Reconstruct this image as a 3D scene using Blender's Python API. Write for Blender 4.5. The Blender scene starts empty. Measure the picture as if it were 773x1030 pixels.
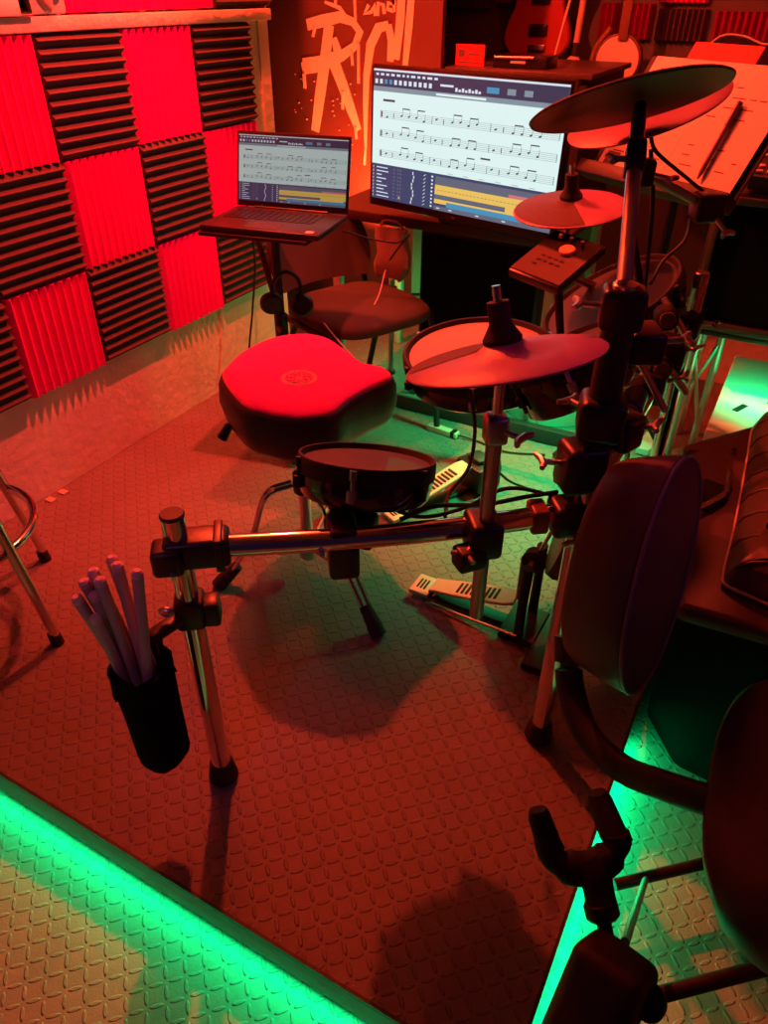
import bpy, bmesh, math, random
import numpy as np
from mathutils import Vector, Matrix

random.seed(7)
SC = bpy.context.scene
COL = SC.collection
PI = math.pi
V = Vector

# ------------------------------------------------------------------ camera
YAW, PITCH, ROLL, FPX = -.498, -.62, .005, 744.
CAM = V((1.847, -1.533, 1.341))
_f = V((math.sin(YAW) * math.cos(PITCH), math.cos(YAW) * math.cos(PITCH), math.sin(PITCH)))
_r = V((math.cos(YAW), -math.sin(YAW), 0))
_u = _r.cross(_f)
_c, _s = math.cos(ROLL), math.sin(ROLL)
_r, _u = _c * _r + _s * _u, -_s * _r + _c * _u
cam = bpy.data.cameras.new('camera')
cam.sensor_fit = 'HORIZONTAL'
cam.sensor_width = 36
cam.lens = FPX / 773 * 36
cam.clip_start = .02
camo = bpy.data.objects.new('camera', cam)
COL.objects.link(camo)
camo.matrix_world = Matrix(((_r.x, _u.x, -_f.x, CAM.x), (_r.y, _u.y, -_f.y, CAM.y), (_r.z, _u.z, -_f.z, CAM.z), (0, 0, 0, 1)))
SC.camera = camo


# measuring helpers: a sight line of the photograph met with a plane of the room
def ray(x, y):
    return _r * ((x - 386.5) / FPX) - _u * ((y - 515) / FPX) + _f


def az(x, y, z):
    d = ray(x, y)
    return CAM + d * ((z - CAM.z) / d.z)


def ax(x, y, X):
    d = ray(x, y)
    return CAM + d * ((X - CAM.x) / d.x)


def ay(x, y, Y):
    d = ray(x, y)
    return CAM + d * ((Y - CAM.y) / d.y)


def ad(x, y, d):
    return CAM + ray(x, y) * d


def disc_fit(cx, cy, a, ratio, ang, d, below=False):
    """centre, normal and radius of a round plate from its measured ellipse"""
    c = ad(cx, cy, d)
    w = -ray(cx, cy).normalized()
    rr = (_r - w * _r.dot(w)).normalized()
    uu = w.cross(rr)
    if uu.dot(_u) < 0:
        uu = -uu
    t = math.radians(ang)
    e = uu * math.cos(t) - rr * math.sin(t)
    s = -ratio if below else ratio
    n = e * math.sqrt(1 - s * s) + w * s
    return c, n.normalized(), a * d / FPX


# ------------------------------------------------------------------ materials
MATS = {}


def mat(name, col, rough=.5, metal=0., spec=.5, emit=0., noise=0., nscale=30., bump=0., bscale=200., coat=0., sheen=0., trans=0.):
    if name in MATS:
        return MATS[name]
    m = bpy.data.materials.new(name)
    m.use_nodes = True
    nt = m.node_tree
    b = nt.nodes['Principled BSDF']
    b.inputs['Base Color'].default_value = (*col, 1)
    b.inputs['Roughness'].default_value = rough
    b.inputs['Metallic'].default_value = metal
    b.inputs['Specular IOR Level'].default_value = spec
    b.inputs['Coat Weight'].default_value = coat
    b.inputs['Sheen Weight'].default_value = sheen
    b.inputs['Transmission Weight'].default_value = trans
    if emit:
        b.inputs['Emission Color'].default_value = (*col, 1)
        b.inputs['Emission Strength'].default_value = emit
    tc = None
    if noise or bump:
        tc = nt.nodes.new('ShaderNodeTexCoord')
    if noise:
        n = nt.nodes.new('ShaderNodeTexNoise')
        n.inputs['Scale'].default_value = nscale
        n.inputs['Detail'].default_value = 6
        nt.links.new(tc.outputs['Object'], n.inputs['Vector'])
        mx = nt.nodes.new('ShaderNodeMix')
        mx.data_type = 'RGBA'
        mx.inputs[6].default_value = (*[c * (1 - noise) for c in col], 1)
        mx.inputs[7].default_value = (*[min(1, c * (1 + noise)) for c in col], 1)
        nt.links.new(n.outputs['Fac'], mx.inputs[0])
        nt.links.new(mx.outputs[2], b.inputs['Base Color'])
    if bump:
        n = nt.nodes.new('ShaderNodeTexNoise')
        n.inputs['Scale'].default_value = bscale
        n.inputs['Detail'].default_value = 5
        nt.links.new(tc.outputs['Object'], n.inputs['Vector'])
        bp = nt.nodes.new('ShaderNodeBump')
        bp.inputs['Strength'].default_value = 1
        bp.inputs['Distance'].default_value = bump
        nt.links.new(n.outputs['Fac'], bp.inputs['Height'])
        nt.links.new(bp.outputs['Normal'], b.inputs['Normal'])
    MATS[name] = m
    return m


def plate_mat(name, col, rough, pitch, depth):
    """rubber matting with the raised lozenges of a checker plate"""
    m = bpy.data.materials.new(name)
    m.use_nodes = True
    nt = m.node_tree
    N, L = nt.nodes.new, nt.links.new
    b = nt.nodes['Principled BSDF']
    b.inputs['Roughness'].default_value = rough
    tc = N('ShaderNodeTexCoord')
    sp = N('ShaderNodeSeparateXYZ')
    L(tc.outputs['Object'], sp.inputs[0])

    def mth(op, a, bb=None, c=None):
        n = N('ShaderNodeMath')
        n.operation = op
        for i, v in enumerate((a, bb, c)):
            if v is None:
                continue
            if isinstance(v, (int, float)):
                n.inputs[i].default_value = v
            else:
                L(v, n.inputs[i])
        return n.outputs[0]
    u = mth('DIVIDE', sp.outputs[0], pitch)
    v = mth('DIVIDE', sp.outputs[1], pitch)
    fu, fv = mth('FLOOR', u), mth('FLOOR', v)
    par = mth('FLOORED_MODULO', mth('ADD', fu, fv), 2)
    gu = mth('SUBTRACT', mth('SUBTRACT', u, fu), .5)
    gv = mth('SUBTRACT', mth('SUBTRACT', v, fv), .5)
    a = mth('MULTIPLY', mth('ADD', gu, gv), .7071)
    c = mth('MULTIPLY', mth('SUBTRACT', gu, gv), .7071)
    inv = mth('SUBTRACT', 1, par)
    lo = mth('ADD', mth('MULTIPLY', a, par), mth('MULTIPLY', c, inv))
    sh = mth('ADD', mth('MULTIPLY', c, par), mth('MULTIPLY', a, inv))
    ls = mth('DIVIDE', lo, .51)
    ss = mth('DIVIDE', sh, .16)
    h = mth('SUBTRACT', mth('SUBTRACT', 1, mth('MULTIPLY', ls, ls)), mth('MULTIPLY', ss, ss))
    h = mth('MULTIPLY', h, 1.6)
    cl = N('ShaderNodeClamp')
    L(h, cl.inputs[0])
    h = mth('SMOOTH_MIN', cl.outputs[0], .75, .3)
    nz = N('ShaderNodeTexNoise')
    nz.inputs['Scale'].default_value = 260
    nz.inputs['Detail'].default_value = 4
    L(tc.outputs['Object'], nz.inputs['Vector'])
    hh = mth('ADD', h, mth('MULTIPLY', nz.outputs[0], .12))
    bp = N('ShaderNodeBump')
    bp.inputs['Strength'].default_value = 1
    bp.inputs['Distance'].default_value = depth
    L(hh, bp.inputs['Height'])
    L(bp.outputs['Normal'], b.inputs['Normal'])
    n2 = N('ShaderNodeTexNoise')
    n2.inputs['Scale'].default_value = 5
    n2.inputs['Detail'].default_value = 7
    n2.inputs['Roughness'].default_value = .7
    L(tc.outputs['Object'], n2.inputs['Vector'])
    mx = N('ShaderNodeMix')
    mx.data_type = 'RGBA'
    mx.inputs[6].default_value = (*[k * .72 for k in col], 1)
    mx.inputs[7].default_value = (*[k * 1.28 for k in col], 1)
    L(n2.outputs['Fac'], mx.inputs[0])
    L(mx.outputs[2], b.inputs['Base Color'])
    return m


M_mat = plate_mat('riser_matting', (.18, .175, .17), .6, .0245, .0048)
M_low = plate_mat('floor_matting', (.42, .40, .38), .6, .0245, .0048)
M_plaster = mat('plaster', (.80, .74, .62), .85, noise=.22, nscale=7, bump=.006, bscale=28)
M_dwall = mat('dark_wall', (.10, .09, .09), .8, noise=.2, nscale=6)
M_ceil = mat('ceiling_paint', (.12, .12, .12), .9)
M_redfoam = mat('red_foam', (.84, .015, .34), .95, spec=.05, noise=.06, nscale=60, bump=.0008, bscale=400)
M_redfoam_dim = mat('red_foam_dimmed', (.30, .012, .10), .95, spec=.05)  # red foam again, its colour darkened to stand in for weaker light
M_blkfoam = mat('charcoal_foam', (.11, .075, .078), .95, spec=.05, noise=.1, nscale=60, bump=.0008, bscale=400)
M_edge = mat('black_edge', (.02, .02, .02), .5)
M_fascia = mat('fascia_board', (.22, .22, .22), .7, noise=.2, nscale=20)
M_chrome = mat('chrome', (.78, .77, .76), .13, 1.)
M_steel = mat('brushed_steel', (.5, .5, .5), .34, 1.)
M_black = mat('black_plastic', (.013, .012, .014), .38)
M_satin = mat('black_satin', (.022, .02, .022), .55)
M_rubber = mat('black_rubber', (.02, .018, .02), .75, noise=.2, nscale=90)
M_cymb = mat('cymbal_rubber', (.40, .14, .36), .42, noise=.06, nscale=40, bump=.0003, bscale=500)
M_cymbd = mat('cymbal_rubber_dark', (.06, .05, .05), .4, noise=.1, nscale=40)
M_cymbu = mat('cymbal_underside', (.012, .010, .011), .45, spec=.3)
M_cymbz = mat('cymbal_dark_wedge', (.10, .05, .05), .7, noise=.1, nscale=60, bump=.0006, bscale=700)
M_head = mat('drum_head', (.6, .5, .46), .7, noise=.05, nscale=80)
M_headd = mat('drum_head_dark', (.055, .045, .045), .6, noise=.15, nscale=60)
M_shell = mat('drum_shell', (.018, .014, .02), .16, coat=.6)
M_vel = mat('red_velour', (.70, .008, .34), .95, spec=.05, sheen=.3, noise=.08, nscale=25, bump=.0006, bscale=500)
M_leather = mat('black_vinyl', (.03, .024, .026), .42, bump=.0006, bscale=240)
M_leather2 = mat('black_smooth_vinyl', (.075, .055, .055), .36, bump=.0004, bscale=200)
M_cloth = mat('black_cloth', (.007, .006, .007), .95, spec=.05)
M_white = mat('white_print', (.75, .72, .7), .7)
M_paper = mat('paper', (.8, .77, .74), .85)
M_ink = mat('ink', (.16, .12, .12), .8)
M_wood = mat('stick_wood', (.5, .38, .36), .5, noise=.15, nscale=30)
M_tip = mat('stick_end', (.75, .55, .5), .6)
M_pwood = mat('pale_wood', (.6, .5, .38), .6, noise=.25, nscale=8)
M_brown = mat('brown_wood', (.25, .14, .09), .6, noise=.25, nscale=8)
M_card = mat('brown_paper', (.42, .3, .23), .85, noise=.15, nscale=14, bump=.003, bscale=20)
M_chairf = mat('worn_fabric', (.055, .048, .038), .8, noise=.2, nscale=16, bump=.0005, bscale=400)
M_alu = mat('pedal_plate', (.72, .6, .5), .45, .1)
M_poster = mat('poster_print', (.115, .04, .036), .7, noise=.3, nscale=3)
M_paint = mat('poster_lettering', (.74, .62, .56), .75)
M_gplas = mat('frosted_plastic', (.6, .66, .62), .35, trans=.25)
M_gwhite = mat('white_laminate', (.62, .62, .62), .5, noise=.05)
M_led = mat('green_led', (.0, 1., .33), .5, emit=7.)
M_redl = mat('red_label', (.75, .05, .06), .7)
M_guit = mat('guitar_red', (.42, .05, .05), .3, coat=.5)
M_guitb = mat('guitar_black', (.03, .02, .02), .25, coat=.6)
M_fret = mat('fretboard', (.2, .1, .07), .5)
M_bind = mat('pale_binding', (.6, .5, .45), .5)
M_knob = mat('amber_dial', (.8, .5, .35), .35)
M_mod = mat('module_panel', (.10, .05, .05), .45)
M_glassd = mat('dark_display', (.02, .015, .02), .15)


def scr(name, col, e):
    return mat(name, col, .25, emit=e, spec=.2)


S_page = scr('screen_page', (.74, .95, .93), .95)
S_bar = scr('screen_toolbar', (.05, .06, .12), .7)
S_sub = scr('screen_subbar', (.25, .36, .42), .8)
S_track = scr('screen_tracks', (.035, .06, .14), 1.)
S_trk2 = scr('screen_lanes', (.14, .17, .24), .8)
S_yel = scr('screen_yellow', (1., .66, .14), .8)
S_blue = scr('screen_blue', (.06, .36, .62), .8)
S_pink = scr('screen_pink', (.8, .22, .25), .8)
S_txt = scr('screen_text', (.75, .85, .95), .9)
S_ink = scr('screen_ink', (.10, .13, .13), .5)
S_stf = scr('screen_staff', (.50, .62, .61), .9)
SL = {}
for _k, _m in dict(page=S_page, bar=S_bar, sub=S_sub, track=S_track, trk2=S_trk2, yel=S_yel, blue=S_blue, pink=S_pink, txt=S_txt, ink=S_ink, stf=S_stf).items():
    _b = _m.node_tree.nodes['Principled BSDF']
    _cc = _b.inputs['Base Color'].default_value[:3]
    SL[_k] = (_m, scr('laptop_' + _k, tuple(_cc), _b.inputs['Emission Strength'].default_value * (.42 if _k in ('page', 'stf', 'ink') else .5)))
for _m in [m for p in SL.values() for m in p]:
    _b = _m.node_tree.nodes['Principled BSDF']
    _b.inputs['Emission Color'].default_value = _b.inputs['Base Color'].default_value[:]
    _b.inputs['Base Color'].default_value = (.02, .02, .02, 1)


# ------------------------------------------------------------------ mesh helpers
def frame_of(n, hint=None):
    n = V(n).normalized()
    h = V(hint) if hint else (V((0, 0, 1)) if abs(n.z) < .9 else V((1, 0, 0)))
    x = h.cross(n)
    if x.length < 1e-5:
        x = V((0, 1, 0)).cross(n)
    x.normalize()
    y = n.cross(x)
    return x, y, n


def basis(o, x, y, z):
    return Matrix(((x[0], y[0], z[0], o[0]), (x[1], y[1], z[1], o[1]), (x[2], y[2], z[2], o[2]), (0, 0, 0, 1)))


class MB:
    def __init__(s):
        s.b = bmesh.new()
        s.mi = 0
        s.mats = []

    def m(s, material):
        if material not in s.mats:
            s.mats.append(material)
        s.mi = s.mats.index(material)
        return s

    def face(s, vs):
        try:
            f = s.b.faces.new(vs)
            f.material_index = s.mi
            f.smooth = True
            return f
        except ValueError:
            return None

    def box(s, c, size, M=None, bev=0., seg=2):
        t = bmesh.new()
        bmesh.ops.create_cube(t, size=1)
        for v in t.verts:
            v.co = V((v.co.x * size[0], v.co.y * size[1], v.co.z * size[2]))
        if bev:
            bmesh.ops.bevel(t, geom=t.edges[:], offset=bev, segments=seg, affect='EDGES', profile=.5)
        R = M if M is not None else Matrix.Identity(4)
        for v in t.verts:
            v.co = V(c) + (R.to_3x3() @ v.co)
        s.merge(t)
        return s

    def merge(s, t):
        mp = {v: s.b.verts.new(v.co) for v in t.verts}
        for f in t.faces:
            s.face([mp[v] for v in f.verts])
        t.free()

    def rings(s, rings, cap0=True, cap1=True, closed=False):
        rv = [[s.b.verts.new(p) for p in r] for r in rings]
        n = len(rv[0])
        k = len(rv)
        for i in range(k if closed else k - 1):
            a, b = rv[i], rv[(i + 1) % k]
            for j in range(n):
                s.face([a[j], a[(j + 1) % n], b[(j + 1) % n], b[j]])
        if not closed:
            if cap0:
                s.face(rv[0][::-1])
            if cap1:
                s.face(rv[-1])
        return s

    def tube(s, pts, r, seg=14, closed=False):
        pts = [V(p) for p in pts]
        k = len(pts)
        rs = r if isinstance(r, (list, tuple)) else [r] * k
        tang = []
        for i in range(k):
            if closed:
                d = pts[(i + 1) % k] - pts[i - 1]
            else:
                d = pts[min(i + 1, k - 1)] - pts[max(i - 1, 0)]
            tang.append(d.normalized())
        x, y, _ = frame_of(tang[0])
        rg = []
        for i in range(k):
            t = tang[i]
            x = (x - t * x.dot(t)).normalized()
            y = t.cross(x)
            rg.append([pts[i] + (x * math.cos(2 * PI * j / seg) + y * math.sin(2 * PI * j / seg)) * rs[i] for j in range(seg)])
        return s.rings(rg, closed=closed)

    def cyl(s, p0, p1, r, r2=None, seg=20, bev=0.):
        p0, p1 = V(p0), V(p1)
        r2 = r if r2 is None else r2
        if bev:
            d = (p1 - p0).normalized() * bev
            return s.tube_raw([p0, p0 + d, p1 - d, p1], [r - bev, r, r2, r2 - bev], seg)
        return s.tube_raw([p0, p1], [r, r2], seg)

    def tube_raw(s, pts, rs, seg):
        n = (pts[-1] - pts[0]).normalized()
        x, y, _ = frame_of(n)
        return s.rings([[p + (x * math.cos(2 * PI * j / seg) + y * math.sin(2 * PI * j / seg)) * r for j in range(seg)] for p, r in zip(pts, rs)])

    def lathe(s, prof, M, seg=40, closed=False):
        """profile of (radius, height) turned round the local z of M"""
        rg = [[M @ V((max(r, 1e-4) * math.cos(2 * PI * j / seg), max(r, 1e-4) * math.sin(2 * PI * j / seg), z)) for j in range(seg)] for r, z in prof]
        return s.rings(rg, closed=closed)

    def prism(s, outline, z0, z1, M=None, bev=0.):
        M = M or Matrix.Identity(4)
        if not bev:
            return s.rings([[M @ V((x, y, z0)) for x, y in outline], [M @ V((x, y, z1)) for x, y in outline]])
        o2 = inset(outline, bev)
        return s.rings([[M @ V((x, y, z0)) for x, y in o2], [M @ V((x, y, z0 + bev)) for x, y in outline],
                        [M @ V((x, y, z1 - bev)) for x, y in outline], [M @ V((x, y, z1)) for x, y in o2]])

    def quad(s, a, b, c, d):
        return s.face([s.b.verts.new(V(p)) for p in (a, b, c, d)])

    def ell(s, c, r, M=None, seg=20, rings=12):
        R = (M or Matrix.Identity(4)).to_3x3()
        prof = []
        rg = []
        for i in range(rings + 1):
            t = -PI / 2 + PI * i / rings
            rr = max(math.cos(t), .01)
            rg.append([V(c) + R @ V((r[0] * rr * math.cos(2 * PI * j / seg), r[1] * rr * math.sin(2 * PI * j / seg), r[2] * math.sin(t))) for j in range(seg)])
        return s.rings(rg)

    def build(s, name, material, parent=None, origin=None, sharp=35):
        me = bpy.data.meshes.new(name)
        bmesh.ops.recalc_face_normals(s.b, faces=s.b.faces[:])
        for e in s.b.edges:
            if len(e.link_faces) == 2 and e.calc_face_angle(0) > math.radians(sharp):
                e.smooth = False
        o = bpy.data.objects.new(name, me)
        COL.objects.link(o)
        if parent is not None:
            off = world_loc(parent)
            o.parent = parent
        else:
            off = V(origin) if origin is not None else V((0, 0, 0))
            o.location = off
        for v in s.b.verts:
            v.co -= off
        s.b.to_mesh(me)
        s.b.free()
        for mm in (s.mats or [material]):
            me.materials.append(mm)
        return o


def world_loc(o):
    l = V(o.location)
    while o.parent is not None:
        o = o.parent
        l += V(o.location)
    return l


def inset(ol, d):
    n = len(ol)
    out = []
    area = sum(ol[i][0] * ol[(i + 1) % n][1] - ol[(i + 1) % n][0] * ol[i][1] for i in range(n))
    sg = 1 if area > 0 else -1
    for i in range(n):
        p0, p1, p2 = V(ol[i - 1]), V(ol[i]), V(ol[(i + 1) % n])
        a = (p1 - p0)
        b = (p2 - p1)
        a = a.normalized() if a.length > 1e-9 else V((1, 0))
        b = b.normalized() if b.length > 1e-9 else V((1, 0))
        t = (a + b)
        t = t.normalized() if t.length > 1e-6 else a
        nn = V((-t.y, t.x)) * sg
        out.append((p1.x + nn.x * d, p1.y + nn.y * d))
    return out


def smooth_closed(pts, k=6):
    """closed Catmull-Rom through the points"""
    n = len(pts)
    out = []
    for i in range(n):
        p0, p1, p2, p3 = [V(pts[(i + q) % n]) for q in (-1, 0, 1, 2)]
        for j in range(k):
            t = j / k
            out.append(.5 * ((2 * p1) + (p2 - p0) * t + (2 * p0 - 5 * p1 + 4 * p2 - p3) * t * t + (3 * p1 - p0 - 3 * p2 + p3) * t ** 3))
    return out


def smooth_open(pts, k=8):
    pts = [V(p) for p in pts]
    q = [pts[0] * 2 - pts[1]] + pts + [pts[-1] * 2 - pts[-2]]
    out = []
    for i in range(1, len(q) - 2):
        p0, p1, p2, p3 = q[i - 1:i + 3]
        for j in range(k):
            t = j / k
            out.append(.5 * ((2 * p1) + (p2 - p0) * t + (2 * p0 - 5 * p1 + 4 * p2 - p3) * t * t + (3 * p1 - p0 - 3 * p2 + p3) * t ** 3))
    out.append(pts[-1])
    return out


def tag(o, label, cat, group=None, kind=None):
    o['label'] = label
    o['category'] = cat
    if group:
        o['group'] = group
    if kind:
        o['kind'] = kind
    return o


def thing(name, loc, label, cat, group=None):
    o = bpy.data.objects.new(name, None)
    o.empty_display_size = .05
    COL.objects.link(o)
    o.location = V(loc)
    return tag(o, label, cat, group)


def struct(o):
    o['kind'] = 'structure'
    return o


def rotz(a):
    return Matrix.Rotation(a, 4, 'Z')


# ================================================================== SETTING
LOW = -.12
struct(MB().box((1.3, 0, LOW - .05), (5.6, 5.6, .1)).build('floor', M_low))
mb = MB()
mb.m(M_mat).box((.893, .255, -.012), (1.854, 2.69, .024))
mb.m(M_edge).box((.91, -1.092, -.006), (1.826, .006, .013)).box((1.823, .255, -.006), (.006, 2.69, .013))
mb.m(M_fascia).box((.905, -1.084, -.05), (1.81, .012, .076)).box((1.814, .255, -.05), (.012, 2.68, .076))
mb.m(M_edge).box((.87, .27, -.070), (1.74, 2.58, .095))
struct(mb.build('floor_riser', M_mat))
struct(MB().box((-.095, -.885, 1.24), (.12, 3.83, 2.72)).build('wall_left', M_plaster))
struct(MB().box((-1.05, 1.7, 1.24), (.1, 1.6, 2.72)).build('wall_recess', M_dwall))
struct(MB().box((1.3, 2.65, 1.24), (4.8, .1, 2.72)).build('wall_back', M_dwall))
struct(MB().box((3.75, .2, 1.24), (.1, 4.8, 2.72)).build('wall_right', M_dwall))
struct(MB().box((1.3, 0, 2.65), (5.6, 5.6, .1)).build('ceiling', M_ceil))
struct(MB().box((-.021, -.73, 1.2535), (.040, 3.5, .034), bev=.004).build('trim_ledge', M_plaster))
struct(MB().box((-.031, 1.0, .98), (.008, .055, 1.94)).build('trim_corner', M_plaster))

# small chips of the interlocking mat rim showing along the wall foot
mb = MB()
for yy in (-.292, -.342):
    mb.box((-.008, yy, .003), (.03, .022, .006), bev=.002)
struct(mb.build('trim_matrim', M_pwood))


# ------------------------------------------------------------------ foam tiles
WX = -.035


def foam(y0, z0, red, label, vertical, sz=.3, n=10):
    mb = MB()
    w = sz - .004
    d0, d1 = .017, .033
    prof = [(0, 0), (0, d0 * .9)]
    st = w / n
    for i in range(n):
        prof += [(i * st + st * .06, d0), (i * st + st * .38, d1 - .0025), (i * st + st * .5, d1), (i * st + st * .62, d1 - .0025), (i * st + st * .94, d0)]
    prof += [(w, d0 * .9), (w, 0)]
    r = []
    if vertical:
        for z in (0, w):
            r.append([V((WX + d + .001, y0 + .002 + t, z0 + .002 + z)) for t, d in prof])
    else:
        for y in (0, w):
            r.append([V((WX + d + .001, y0 + .002 + y, z0 + .002 + t)) for t, d in prof])
    mb.rings(r)
    o = mb.build('acoustic_tile', M_redfoam if red else M_blkfoam, origin=(WX, y0 + sz / 2, z0), sharp=70)
    tag(o, label, 'foam tile', 'acoustic foam tiles on the left wall')


cn = {-2: 'first', -1: 'second', 0: 'third', 1: 'fourth', 2: 'fifth'}
rows = {0: ('top', {-1: 1, 0: 0, 1: 1, 2: 0}), 1: ('middle', {-1: 0, 0: 1, 1: 0, 2: 1}), 2: ('bottom', {-2: 0, -1: 1, 0: 0, 1: 1, 2: 0})}
for r, (rn, cs) in rows.items():
    for c, red in cs.items():
        w_ = list(cs).index(c)
        nm = ['leftmost', 'second', 'third', 'fourth', 'fifth'][w_]
        lab = ('red' if red else 'charcoal') + ' ridged foam tile, ' + nm + ('' if w_ == 0 else ' from the left') + ' in the ' + rn + ' row below the ledge'
        foam(c * .3, .335 + (2 - r) * .3, bool(red), lab, bool(red))
for y0, red, lab in ((.12, 1, 'red foam tile above the ledge, beside the pale carved ornament'), (.425, 1, 'red foam tile above the ledge, between a red and a charcoal tile'),
                     (.73, 0, 'charcoal foam tile above the ledge, at the wall corner')):
    foam(y0, 1.275, bool(red), lab, bool(red))

# framed picture and carved ornament on the ledge
pf = thing('picture_frame', (.0, -.22, 1.27), 'pale framed dark picture standing on the wall ledge', 'picture')
Mx = Matrix.Rotation(-.1, 4, 'Y')
y0, y1, z0, z1 = -.30, .0, 1.272, 1.60
mb = MB()
for c, s_ in (((.0, (y0 + y1) / 2, z0 + .022), (.022, y1 - y0, .044)), ((.0, (y0 + y1) / 2, z1 - .022), (.022, y1 - y0, .044)),
              ((.0, y0 + .022, (z0 + z1) / 2), (.022, .044, z1 - z0)), ((.0, y1 - .022, (z0 + z1) / 2), (.022, .044, z1 - z0))):
    mb.box(c, s_, bev=.005)
mb.build('frame', M_paper, pf)
MB().box((-.006, (y0 + y1) / 2, (z0 + z1) / 2), (.008, y1 - y0 - .08, z1 - z0 - .08)).build('picture', mat('picture_print', (.12, .05, .05), .3), pf)
orn = thing('wall_ornament', (0, .06, 1.27), 'pale ornament with carved leaf shapes between picture and red tile', 'ornament')
MB().box((-.012, .062, 1.4), (.02, .11, .25), bev=.006).build('backboard', M_paper, orn)
for k, (yy, zz, a) in enumerate(((.04, 1.33, .5), (.10, 1.35, -.4), (.07, 1.42, .2), (.05, 1.48, -.5))):
    MB().ell((.0, yy, zz), (.012, .022, .055), Matrix.Rotation(a, 4, 'X')).build('leaf', M_head, orn)

# ------------------------------------------------------------------ poster board
PY_ = 1.6
pb = thing('poster_board', (0, PY_, 0), 'dark red poster board with dripping painted lettering behind the monitor', 'poster')
MB().box((-.03, PY_ + .0205, 1.03), (.84, .03, 2.0), bev=.004).build('panel', M_poster, pb)


def strokes(parent, name, lst, material, Y, t=.004):
    mb = MB()
    for si, (pts, ws) in enumerate(lst):
        P = [ay(x, y, Y) for x, y in pts]
        k = len(P)
        up, dn = [], []
        for i in range(k):
            d = P[min(i + 1, k - 1)] - P[max(i - 1, 0)]
            n = V((-d.z, 0, d.x)).normalized()
            w = (ws[i] if isinstance(ws, (list, tuple)) else ws) * .5 * (P[i] - CAM).length / FPX
            up.append(P[i] + n * w)
            dn.append(P[i] - n * w)
        for i in range(k - 1):
            for yo in (0,):
                vs = [V((p.x, Y - .00025 * (si + 1), p.z)) for p in (dn[i], dn[i + 1], up[i + 1], up[i])]
                bk = [V((p.x, Y + t, p.z)) for p in (dn[i], dn[i + 1], up[i + 1], up[i])]
                mb.rings([vs, bk])
    return mb.build(name, material, parent)


LT = [
    ([(331, 25), (327, 60), (322, 95), (317, 132)], [9, 10, 10, 8]),
    ([(309, 25), (325, 21), (342, 17), (355, 22), (362, 32), (357, 46), (344, 56), (322, 65), (304, 69)], [8, 9, 8, 6, 7, 6, 8, 11, 9]),
    ([(305, 64), (322, 61), (336, 55)], [8, 7, 5]),
    ([(335, 60), (345, 86), (354, 112), (361, 131)], [11, 10, 9, 6]),
    ([(336, 38), (340, 52)], [5, 8]),
    ([(327, 2), (342, 8), (352, 22)], [2, 3, 2]),
    ([(391, 25), (381, 28), (373, 45), (369, 75), (368, 105), (368, 150)], [6, 8, 8, 6, 5, 2]),
    ([(391, 25), (394, 40), (393, 62)], [6, 7, 6]),
    ([(405, -12), (403, 20), (399, 60)], [7, 8, 6]),
    ([(415, -12), (412, 25), (408, 66)], [6, 7, 5]),
    ([(371, 5), (367, 14), (374, 12), (377, 4), (378, 16)], [3, 3, 3, 3, 3]),
    ([(380, 16), (381, 3), (386, 5), (387, 14)], [3, 3, 3, 3]),
    ([(396, 11), (390, 9), (391, 3), (396, 4), (397, -10), (397, 12)], [3, 3, 3, 3, 3, 3]),
    ([(357, -5), (358, 22)], 2), ([(317, 28), (315, 37)], 2), ([(345, 92), (345, 110)], 2), ([(354, 52), (355, 66)], 2),
    ([(306, 74), (307, 89)], 2.4), ([(361, 44), (361, 84)], 2), ([(368, 150), (367, 166)], 1.6), ([(358, 128), (359, 140)], 2), ([(338, 0), (338, 6)], 2),
]
strokes(pb, 'lettering', LT, M_paint, PY_ + .003)
mb = MB()
for k in range(26):
    x, y = random.uniform(292, 366), random.uniform(70, 150)
    p = ay(x, y, PY_)
    r = random.uniform(.0012, .0035)
    mb.cyl((p.x, PY_ + .006, p.z), (p.x, PY_ - .0005, p.z), r, seg=8)
mb.build('paint_splatter', M_paint, pb)

# ------------------------------------------------------------------ desk
DZ = .70
dk = thing('desk', (.85, 1.1, 0), 'desk with pale wooden edge and legs carrying the monitor', 'desk')
M_dkwood = mat('dark_wood', (.05, .03, .025), .5, noise=.2, nscale=8)
mb = MB()
mb.m(M_dkwood).box((.775, 1.08, DZ - .012), (.87, .56, .022))
mb.m(M_pwood).box((.336, 1.08, DZ - .0185), (.014, .57, .034), bev=.003)
mb.m(M_dkwood).box((.775, .80, DZ - .0185), (.87, .012, .034), bev=.003)
mb.build('desktop', M_brown, dk)
for x, y in ((.362, .83), (1.18, .83), (.362, 1.33), (1.18, 1.33)):
    mb = MB().box((x, y, (DZ - .03) / 2), (.032, .032, DZ - .03), bev=.004)
    mb.build('leg', M_pwood, dk)
MB().box((.80, 1.34, .42), (.76, .016, .5)).build('modesty_panel', M_brown, dk)

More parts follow.
